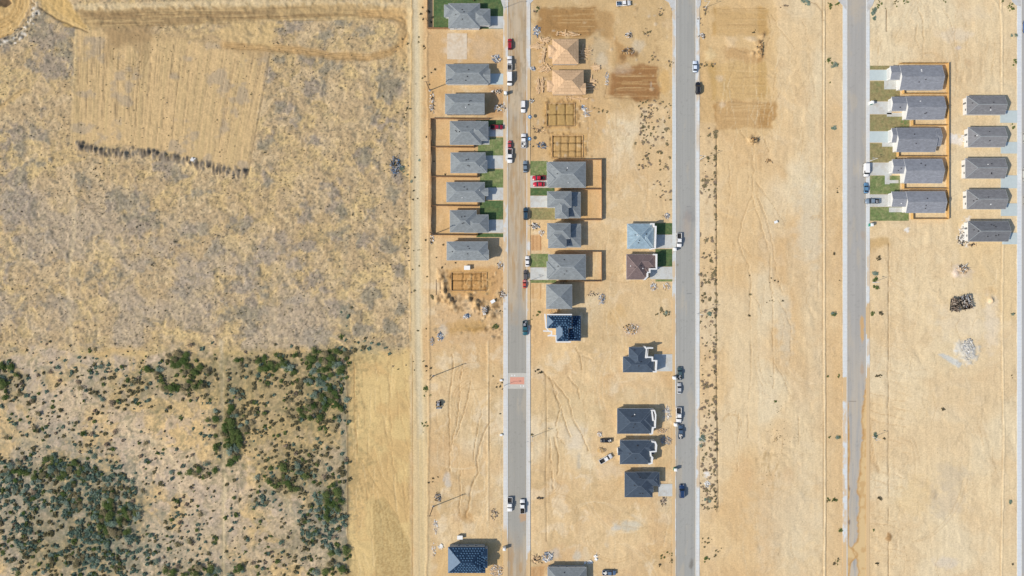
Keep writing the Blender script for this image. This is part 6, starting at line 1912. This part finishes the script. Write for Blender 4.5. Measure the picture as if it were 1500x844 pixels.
heap('small white scrap right of the pale blue house lawn corner', 977, 316, 4, 4, ['rubble_white', 'rubble_dark', 'rubble_grey'], 30, .6, .5)
heap('black scrap and hose near the bottom right of the first street', 791, 730, 5, 2, ['rubble_dark'], 16, .6, .3, mound=False)
# lumber round the framed houses
for i, (px, py, rx, ry, a, l) in enumerate(((787, 68, 8, 4, 0, 'pale lumber stack left of the upper framed house'), (796, 82, 3, 11, 90, 'upright row of planks left of the upper framed house'),
                                            (788, 126, 2, 10, 90, 'plank row left of the lower framed house'), (794, 125, 2, 9, 90, 'second plank row left of the lower framed house'),
                                            (857, 78, 7, 12, 0, 'lumber stack in the shade right of the upper framed house'), (867, 124, 5, 10, 0, 'plywood stack right of the lower framed house'),
                                            (797, 59, 8, 4, 20, 'loose planks above the upper framed house'), (798, 101, 8, 5, 30, 'loose planks between the framed houses'),
                                            (830, 50, 22, 3, 0, 'loose planks along the earth pad above the framed houses'), (845, 144, 24, 3, 0, 'loose planks below the lower framed house'),
                                            (873, 100, 4, 4, 0, 'orange lumber bundle between the framed houses'), (802, 238, 0, 0, 0, ''))):
    if not l:
        continue
    x, y = P(px, py)
    r = thing('lumber_stack', l, 'lumber', (x, y, gh(px, py)), 0, 'lumber round the framed houses')
    rr = random.Random(i)
    for k in range(26):
        th_ = R(a) + rr.uniform(-.25, .25) + (R(90) if rr.random() < .15 else 0)
        s = MB(); s.cbox((rr.uniform(-rx, rx) * MPP * .8, rr.uniform(-ry, ry) * MPP * .8, .06 + k * .022), (rr.uniform(1.0, 3.6), rr.uniform(.1, .45), .05), th_)
        part('plank', s, M['lumber'], r)
for px, py, n_, l in ((638.5, 421, 3, 'grey parallel boards laid left of the gridded foundation'),):
    x, y = P(px, py)
    r = thing('board_row', l, 'lumber', (x, y, 0))
    for k in range(n_):
        part('board', tb(lambda m: m.box(k * 1.6, -3.2 + k, .02, k * 1.6 + .3, 3.2 - k, .1)), M['pole_wood'], r)


# dumpsters full of debris
def dumpster(label, px, py, L, W, ang):
    x, y = P(px, py)
    r = thing('dumpster', label, 'dumpster', (x, y, 0), R(ang), 'debris dumpsters on the right hand sand')
    m = MB(); h = 1.7; t = .08
    m.box(-L / 2, -W / 2, .15, L / 2, W / 2, .3)
    m.box(-L / 2, -W / 2, .3, L / 2, -W / 2 + t, h); m.box(-L / 2, W / 2 - t, .3, L / 2, W / 2, h)
    m.box(-L / 2, -W / 2 + t, .3, -L / 2 + t, W / 2 - t, h); m.box(L / 2 - t, -W / 2 + t, .3, L / 2, W / 2 - t, h)
    part('container', m, M['rubble_dark'], r)
    rr = random.Random(int(px))
    for mt in (('rubble_rock', 'rubble_brown', 'rubble_brown', 'rubble_dark', 'rubble_rock') if px < 1405 else ('rubble_rock', 'rubble_grey', 'rubble_dark', 'rubble_pale', 'rubble_brown')):
        s = MB()
        for i in range(22):
            s.cbox((rr.uniform(-L / 2 - .3, L / 2 + .3), rr.uniform(-W / 2 - .3, W / 2 + .3), rr.uniform(1.3, 1.95)), (rr.uniform(.2, 1.1), rr.uniform(.1, .4), rr.uniform(.05, .25)), rr.uniform(0, 3), 0, rr.uniform(-.4, .4))
        part('debris', s, M[mt], r, kind='stuff')
    for xx in (-L / 2 + .4, L / 2 - .4):
        for yy in (-W / 2 + .3, W / 2 - .3):
            part('caster', tb(lambda m: m.cyl((xx, yy - .08, .1), (xx, yy + .08, .1), .12, n=8)), M['black_plastic'], r)


dumpster('dark container heaped with debris, left one of the pair on the right hand sand', 1396.6, 447, 2.9, 4.8, -6)
dumpster('dark container heaped with debris, right one of the pair casting a brown shadow', 1413, 443, 3.6, 5.4, 12)
# forms round the footing trenches
for (x0, y0, x1, y1, l) in ((800.3, 151.2, 842, 185, 'wooden footing forms round the upper foundation grid'), (808.8, 198.3, 854, 231, 'wooden footing forms round the lower foundation grid'), (661, 399, 713, 426, 'wooden footing forms round the foundation on the left lots')):
    a, b = P(x0, y1), P(x1, y0)
    r = thing('footing_forms', l, 'formwork', (a[0], a[1], 0))
    w_, h_ = b[0] - a[0], b[1] - a[1]
    for (p0, p1, p2, p3) in ((0, 0, w_, .06), (0, h_ - .06, w_, h_), (0, .06, .06, h_ - .06), (w_ - .06, .06, w_, h_ - .06)):
        part('form_board', tb(lambda m: m.box(p0, p1, -.1, p2, p3, .22)), M['lumber'], r)
    for k in range(10):
        xx = w_ * (k + .5) / 10
        for yy in (-.15, h_ + .1):
            part('stake', tb(lambda m: m.box(xx, yy, -.1, xx + .05, yy + .05, .35)), M['lumber'], r)


# ------------------------------------------------------------------ plants
def leafcloud(n, rx, ry, h, leaf, seed, lumps=4, hollow=.45):
    """many small leaf faces spread through a lumpy dome"""
    rr = random.Random(seed)
    mb = MB()
    cs = [(rr.uniform(-.5, .5) * rx, rr.uniform(-.5, .5) * ry, rr.uniform(.35, .75) * h, rr.uniform(.4, .75)) for _ in range(lumps)]
    for i in range(n):
        c = cs[i % lumps]
        th, ph = rr.uniform(0, 6.283), math.acos(rr.uniform(-.35, 1))
        q = rr.uniform(hollow, 1.0) * c[3]
        p = Vector((c[0] + rx * q * math.sin(ph) * math.cos(th), c[1] + ry * q * math.sin(ph) * math.sin(th), max(.05, c[2] + h * .5 * q * math.cos(ph))))
        nrm = (Vector((math.sin(ph) * math.cos(th) - .25, math.sin(ph) * math.sin(th), math.cos(ph) + .8)) + Vector((rr.uniform(-.9, .9), rr.uniform(-.9, .9), rr.uniform(-.6, .9)))).normalized()
        u = nrm.orthogonal().normalized(); v = nrm.cross(u)
        a = rr.uniform(0, 6.28); u, v = u * math.cos(a) + v * math.sin(a), v * math.cos(a) - u * math.sin(a)
        s1, s2 = leaf * rr.uniform(.6, 1.3), leaf * rr.uniform(.35, .8)
        mb.poly([tuple(p - u * s1), tuple(p - v * s2), tuple(p + u * s1), tuple(p + v * s2)])
    return mb


def limbs(n, r, h, seed, thick=.12):
    rr = random.Random(seed); mb = MB()
    for i in range(n):
        a = 6.283 * i / n + rr.uniform(-.4, .4)
        e = (r * .55 * math.cos(a), r * .55 * math.sin(a), h * rr.uniform(.5, .75))
        m_ = (e[0] * .45, e[1] * .45, h * .42)
        mb.cyl((0, 0, h * .18), m_, thick * .6, thick * .4, 5); mb.cyl(m_, e, thick * .4, thick * .12, 5)
    return mb


PL = {}
for kd, mt in (('g', 'leaf_green'), ('b', 'leaf_blue'), ('o', 'leaf_olive')):
    for v in range(4):
        cr = leafcloud(330, 1.0, 1.0, 1.15, .115, 100 + v * 7 + ord(kd), 6).mesh('crown', M[mt])
        tr = MB(); tr.cyl((0, 0, -.1), (.03, .02, .3), .075, .05, 7)
        PL['tree', kd, v] = (cr, tr.mesh('trunk', M['bark']), limbs(5, 1.0, 1.15, v, .07).mesh('limb', M['bark']))
for kd, mt in (('g', 'leaf_green'), ('b', 'leaf_blue'), ('o', 'leaf_olive'), ('y', 'leaf_grey'), ('d', 'weed_dark')):
    for v in range(4):
        PL['bush', kd, v] = leafcloud(110, 1.0, 1.0, .8, .17, 300 + v * 5 + ord(kd), 4).mesh('foliage', M[mt])
        PL['stem', kd, v] = limbs(4, .8, .6, v + 9, .08).mesh('stem', M['bark'])

KW = {'g': 'dark green', 'b': 'grey-blue', 'o': 'olive', 'y': 'dry grey'}


def where(px, py):
    a = 'at the left edge' if px < 50 else 'left of the pale path' if px < 110 else 'right of the pale path' if px < 190 else 'between the two paths' if px < 265 else 'just left of the footpath' if px < 325 else \
        'just right of the footpath' if px < 375 else 'midway to the graded strip' if px < 445 else 'against the graded strip'
    b = 'top row' if py < 545 else 'upper part' if py < 595 else 'middle' if py < 655 else 'lower middle' if py < 715 else 'lower part' if py < 775 else 'bottom'
    return '%s, %s' % (a, b)


def tree(px, py, r, kd):
    x, y = P(px, py)
    v = random.randrange(4)
    t = thing('scrub_tree', '%s %s rounded scrub tree %s' % ('large' if r > 1.6 else 'mid sized', KW[kd], where(px, py)), 'tree', (x, y, gh(px, py)), random.uniform(0, 6.28), '%s %s scrubland trees %s' % ('large' if r > 1.6 else 'mid sized', KW[kd], where(px, py)))
    t.scale = (r * random.uniform(.8, 1.2), r * random.uniform(.8, 1.2), r * random.uniform(.5, .75))
    c, k, l = PL['tree', kd, v]
    obj('crown', c, t); tk = obj('trunk', k, t); obj('limb', l, tk)


def bush(px, py, r, kd, label, group, name='shrub', cat='shrub', flat=.8):
    x, y = P(px, py)
    v = random.randrange(4)
    t = thing(name, label, cat, (x, y, gh(px, py) - .02), random.uniform(0, 6.28), group)
    t.scale = (r * random.uniform(.85, 1.35), r * random.uniform(.85, 1.35), r * flat)
    obj('foliage', PL['bush', kd, v], t); obj('stem', PL['stem', kd, v], t)


def noise1(x, y, s, sc):
    return float(vn(x / sc, y / sc, s))


random.seed(21)
cand = []
for (cx, cy, rx, ry, k, kd) in GREEN:
    area = rx * ry * math.pi
    n = int(area / 42 * k * k * (2.1 if kd == 'b' else 1.7))
    for i in range(n):
        a = random.uniform(0, 6.28); q = math.sqrt(random.random())
        px, py = cx + rx * q * math.cos(a), cy + ry * q * math.sin(a)
        if abs(px - 326) < 5:
            continue
        if px > 509 and cy > 515 or px < -20 or py > 862:
            continue
        if noise1(px, py, 13, 9) < .36:
            continue
        kk = kd if random.random() < .55 else random.choice('gboo')
        cand.append((random.uniform(.75, 1.75) * (1.15 if kd == 'g' else .9) * (1 if k > .6 else .85), px + random.gauss(0, 3), py + random.gauss(0, 3), kk))
cand.sort(reverse=True)
for i, (r, px, py, kk) in enumerate(cand[:290]):
    tree(px, py, r, kk)
rest = cand[290:]
# scattered shrubs over the scrubland: the largest are things, the rest one mass
shr = [(r * .8, x, y, k) for (r, x, y, k) in rest]
tries = 0
while len(shr) < 4300 and tries < 50000:
    tries += 1
    px, py = random.uniform(-15, 508), random.uniform(500, 856)
    if py < 520 + 10 * math.sin(px / 30) and random.random() < .75:
        continue
    if abs(px - 326) < 5:
        continue
    d = noise1(px, py, 3, 22) * .6 + noise1(px, py, 9, 60) * .4
    if random.random() > (d - .22) * 1.7:
        continue
    r = .14 + abs(random.gauss(0, .30)) + (random.uniform(.35, .95) if random.random() < .17 else 0)
    shr.append((min(r, 1.35), px, py, random.choice('bboooyg' if r > .5 else 'byood')))
shr.sort(reverse=True)
for r, px, py, kk in shr[:215]:
    kk = 'y' if kk == 'd' else kk
    bush(px, py, r, kk, '%s low scrubland shrub %s' % (KW[kk], where(px, py)), '%s scrubland shrubs %s' % (KW[kk], where(px, py)))
mass = {}


def stamp(px, py, r, kd, z=None, n=9):
    """a few leaf faces added to the joined ground cover"""
    mb = mass.setdefault(kd, MB())
    x, y = P(px, py)
    if n > 12:
        r *= 1.15
    z = gh(px, py) if z is None else z
    for i in range(n):
        th = random.uniform(0, 6.28); ph = random.uniform(0, 1.4); q = random.uniform(.2, .8)
        p = Vector((x + r * q * math.sin(ph) * math.cos(th), y + r * q * math.sin(ph) * math.sin(th), z + .05 + r * .45 * q * math.cos(ph)))
        nrm = Vector((random.gauss(0, .6), random.gauss(0, .6), .8)).normalized()
        u = nrm.orthogonal().normalized(); v = nrm.cross(u); s = r * random.uniform(.35, .6)
        mb.poly([tuple(p - u * s), tuple(p - v * s * .7), tuple(p + u * s), tuple(p + v * s * .7)])


for r, px, py, kk in shr[215:]:
    stamp(px, py, r, kk, n=22 if r > .6 else 13 if r > .35 else 8)
# verge weeds along the second street
weeds = []
for i in range(900):
    px, py = random.uniform(1026, 1048), random.uniform(188, 752)
    cl = max(math.exp(-((py - c) / w) ** 2) for c, w in ((196, 7), (236, 8), (268, 20), (282, 8), (352, 6), (372, 12), (405, 16), (435, 8), (460, 12), (478, 10), (500, 8), (520, 8), (548, 10), (562, 10), (592, 8), (612, 10), (630, 12), (644, 12), (660, 10), (672, 10), (684, 12), (716, 12), (730, 10), (744, 6)))
    if random.random() < cl * .62:
        weeds.append((random.uniform(.3, .9) if random.random() < .8 else random.uniform(.15, .3), px, py, random.choice('oyyo')))
for i in range(95):
    py = random.uniform(188, 745); weeds.append((random.uniform(.4, .9), 1048 + random.gauss(0, .8), py, random.choice('ooyd')))
for i in range(320):
    px = random.gauss(944, 5) if random.random() < .5 else random.uniform(952, 983)
    py = random.uniform(147, 300)
    cl = 1 if py < 215 else max(math.exp(-((py - c) / w) ** 2) for c, w in ((225, 6), (238, 5), (246, 4), (275, 9), (284, 9)))
    if py > 255 and px < 957:
        continue
    if random.random() < cl * .68:
        weeds.append((random.uniform(.35, .8), px, py, random.choice('oyyo')))
for (cx, cy, n, sp, kd) in ((974, 458, 12, 7, 'bo'), (962, 462, 3, 2, 'o'), (966, 18, 8, 9, 'oy'), (985, 92, 10, 6, 'oy'), (958, 84, 9, 7, 'yo'), (948, 48, 12, 6, 'yo'), (1030, 96, 9, 6, 'oy'), (1043, 96, 8, 4, 'oy'),
                            (1034, 16, 8, 6, 'yo'), (1213, 88, 10, 5, 'g'), (1222, 94, 6, 4, 'gb'), (1215, 122, 3, 1.5, 'g'), (1222, 188, 4, 3, 'b'), (1226, 277, 4, 4, 'd'), (1222, 460, 5, 4, 'gb'), (1221, 369, 4, 5, 'd'),
                            (1230, 411, 2, 2, 'd'), (1212, 552, 4, 2, 'g'), (1228, 552, 5, 3, 'g'), (1214, 640, 5, 3, 'g'), (1226, 640, 5, 4, 'gb'), (1213, 732, 6, 3, 'go'), (1223, 733, 8, 4, 'gd'), (1231, 777, 3, 2, 'g'),
                            (1226, 822, 9, 6, 'gd'), (1180, 3, 8, 6, 'b'), (1215, 8, 10, 6, 'g'), (1226, 6, 6, 4, 'g'), (1279, 18, 10, 4, 'b'), (1286, 8, 12, 7, 'g'), (1281, 25, 6, 3, 'b'), (1312, 5, 8, 4, 'go'), (1328, 3, 6, 4, 'g'),
                            (1384, 3, 4, 3, 'g'), (1479, 10, 12, 6, 'g'), (1468, 3, 6, 4, 'go'), (1487, 50, 3, 3, 'b'), (1487, 92, 6, 4, 'g'), (1484, 185, 6, 4, 'g'), (1280, 408, 0, 4, 'b'), (1283, 400, 8, 3, 'b'),
                            (1278, 460, 5, 2, 'g'), (1290, 459, 6, 2.5, 'd'), (1282, 552, 2, 2, 'd'), (1289, 551, 6, 4, 'd'), (1283, 640, 8, 4, 'b'), (1295, 642, 3, 2, 'd'), (1289, 731, 6, 3, 'd'), (1280, 776, 3, 1.5, 'g'),
                            (1286, 824, 6, 4, 'd'), (1483, 460, 3, 3, 'd'), (1492, 414, 1, 1, 'd'), (1480, 735, 2, 1.5, 'b'), (1484, 826, 2, 1.5, 'd'), (1484, 553, 2, 3, 'd'), (1381, 600, 4, 2, 'd'), (1032, 10, 5, 4, 'y'),
                            (1029, 640, 5, 3, 'b'), (1030, 645, 6, 4, 'b'), (1040, 459, 6, 3, 'b'), (1038, 732, 5, 4, 'b'), (626, 30, 6, 6, 'd'), (622, 70, 4, 4, 'd'), (625, 20, 5, 10, 'd'), (624, 485, 5, 12, 'o'), (624, 568, 5, 3, 'g'),
                            (624, 580, 4, 6, 'g'), (631, 540, 5, 8, 'd'), (622, 625, 6, 10, 'g'), (632, 705, 5, 9, 'd'), (722, 551, 2, 1, 'd'), (732, 606, 2, 1, 'd'), (725, 478, 6, 4, 'g'), (779, 636, 4, 1.5, 'o'), (775, 677, 3, 1, 'b'),
                            (787, 542, 5, 5, 'd'), (791, 548, 4, 4, 'd'), (733, 564, 5, 7, 'd'), (972, 816, 6, 4, 'g'), (984, 822, 5, 4, 'o'), (967, 828, 4, 2, 'd'), (982, 812, 4, 5, 'g'), (1135, 588, 8, 3, 'd'), (1129, 551, 5, 1.5, 'd'),
                            (1138, 600, 12, 10, 'd'), (1140, 640, 30, 14, 'd'), (1136, 655, 20, 18, 'y'), (1168, 640, 6, 6, 'd'), (1098, 404, 2, 1, 'd'), (1098, 432, 3, 1, 'o'), (1098, 463, 2, 1, 'd'), (1131, 412, 4, 8, 'd'),
                            (1133, 440, 6, 12, 'd'), (1128, 700, 14, 16, 'o'), (1032, 792, 8, 8, 'o'), (1034, 818, 10, 5, 'g'), (1046, 810, 8, 8, 'o'), (787, 12, 6, 3, 'g'), (783, 18, 4, 3, 'y'), (777, 210, 5, 6, 'd'), (783, 462, 6, 4, 'g'),
                            (790, 457, 4, 2, 'g'), (736, 455, 3, 4, 'd'), (1104, 46, 3, 3, 'd'), (1150, 8, 6, 8, 'y'), (608, 60, 5, 20, 'o'), (600, 160, 14, 30, 'o'), (601, 250, 8, 20, 'b'), (602, 290, 5, 12, 'd'), (599, 400, 8, 30, 'oy'),
                            (880, 160, 6, 6, 'o'), (889, 164, 3, 2, 'o'), (600, 360, 6, 8, 'd'), (596, 540, 8, 24, 'oy'), (625, 110, 5, 30, 'd'), (624, 230, 8, 50, 'd'), (625, 370, 10, 40, 'd'), (1026, 30, 5, 5, 'y'), (1250, 630, 0, 1, 'd'),
                            (880, 392, 0, 1, 'd'), (1285, 378, 10, 6, 'd'), (1412, 30, 0, 1, 'd')):
    for i in range(n):
        weeds.append((random.uniform(.25, .7) * (1.5 if kd in ('b', 'gb') else 1) * (.38 if 1120 < cx < 1180 and cy > 500 else 1), random.gauss(cx, sp * .55), random.gauss(cy, sp * .5), random.choice(kd)))
big = [(.95, 1281, 410, 'g'), (1.1, 1284, 409, 'g'), (1.1, 1281, 420, 'g'), (1.2, 1286, 421.5, 'g'), (1.0, 1278, 459, 'g'), (1.0, 1220, 460, 'b'), (1.0, 1222.5, 188, 'b'), (1.2, 1040.5, 458.5, 'b'), (1.1, 975, 458, 'b'), (1.0, 969, 453, 'o'), (1.1, 1232, 777, 'g'),
       (1.1, 1280, 19, 'b'), (.9, 1283, 14, 'b'), (.9, 1224, 732, 'g'), (.9, 1479.5, 735, 'b'), (.9, 1483, 460, 'b'), (.8, 1290.5, 459, 'd'), (1.1, 1029, 641, 'b'), (.9, 1034, 818, 'g'), (1.0, 1484, 12, 'g'), (.9, 1487, 91, 'g'),
       (.8, 1214, 88, 'g'), (.7, 1135, 588, 'g'), (1.0, 633, 436, 'o'), (.9, 1034, 732, 'b'), (.8, 1290.5, 731, 'd'), (.75, 1382, 600, 'd'), (1.1, 727.5, 478, 'g'), (.9, 624, 568, 'g')]
weeds += big
weeds.sort(reverse=True)
WK = {'g': 'green', 'b': 'blue-green', 'o': 'olive', 'y': 'dry grey', 'd': 'dark'}
for r, px, py, kk in weeds[:280]:
    zone = ('%s of the second street, %s' % ('left' if px < 1000 else 'right', 'near the top' if py < 215 else 'above the pale blue house' if py < 325 else 'level with the brown roof' if py < 415 else 'level with the debris pile' if py < 500 else 'by the stepped charcoal house' if py < 585 else 'level with the charcoal houses' if py < 690 else 'at the lower end')) if 935 < px < 1060 else 'along the third street' if 1200 < px < 1300 else 'near the right edge' if px > 1300 else 'beside the gravel track' if px < 660 else 'on the building lots'
    bush(px, py, r, kk, '%s weed tuft %s' % (WK[kk], zone), '%s weeds %s' % (WK[kk], zone), 'weed_tuft', 'weed', .38)
for r, px, py, kk in weeds[280:]:
    stamp(px, py, r, kk, n=10)
for i in range(700):   # pebbles and seedlings over the bare lots
    px, py = random.choice([(random.uniform(1052, 1204), random.uniform(190, 840)), (random.uniform(780, 985), random.uniform(150, 840)), (random.uniform(1272, 1485), random.uniform(330, 840)), (random.uniform(630, 735), random.uniform(490, 800)), (random.uniform(1211, 1233), random.uniform(0, 840))])
    if any(a - 2 < px < c + 2 and b - 2 < py < d + 2 for a, b, c, d in FLAT):
        continue
    stamp(px, py, random.uniform(.08, .2), random.choice('ddy'), n=4)
# dead brush of the rough field
for i in range(9500):
    px, py = random.uniform(-15, 600), random.uniform(40, 518)
    d = noise1(px, py, 31, 30) * .5 + noise1(px, py, 37, 9) * .5
    inp = 105 < px < 395 - (py - 75) * .18 and 45 < py < 215 + (px - 105) * .15
    if random.random() > (d - .3) * 2.2 * (.35 if inp else 1):
        continue
    stamp(px, py, random.uniform(.12, .42) if random.random() < .93 else random.uniform(.4, .7), random.choice('yyod' if random.random() < .6 else 'dd'), n=5)
for kd, mb in mass.items():
    obj({'g': 'green_seedlings', 'b': 'sage_scrub', 'o': 'olive_scrub', 'y': 'dry_brush', 'd': 'dark_weeds'}[kd],
        mb.mesh('ground_cover', M[{'g': 'leaf_green', 'b': 'leaf_blue', 'o': 'leaf_olive', 'y': 'leaf_grey', 'd': 'weed_dark'}[kd]]), kind='stuff')
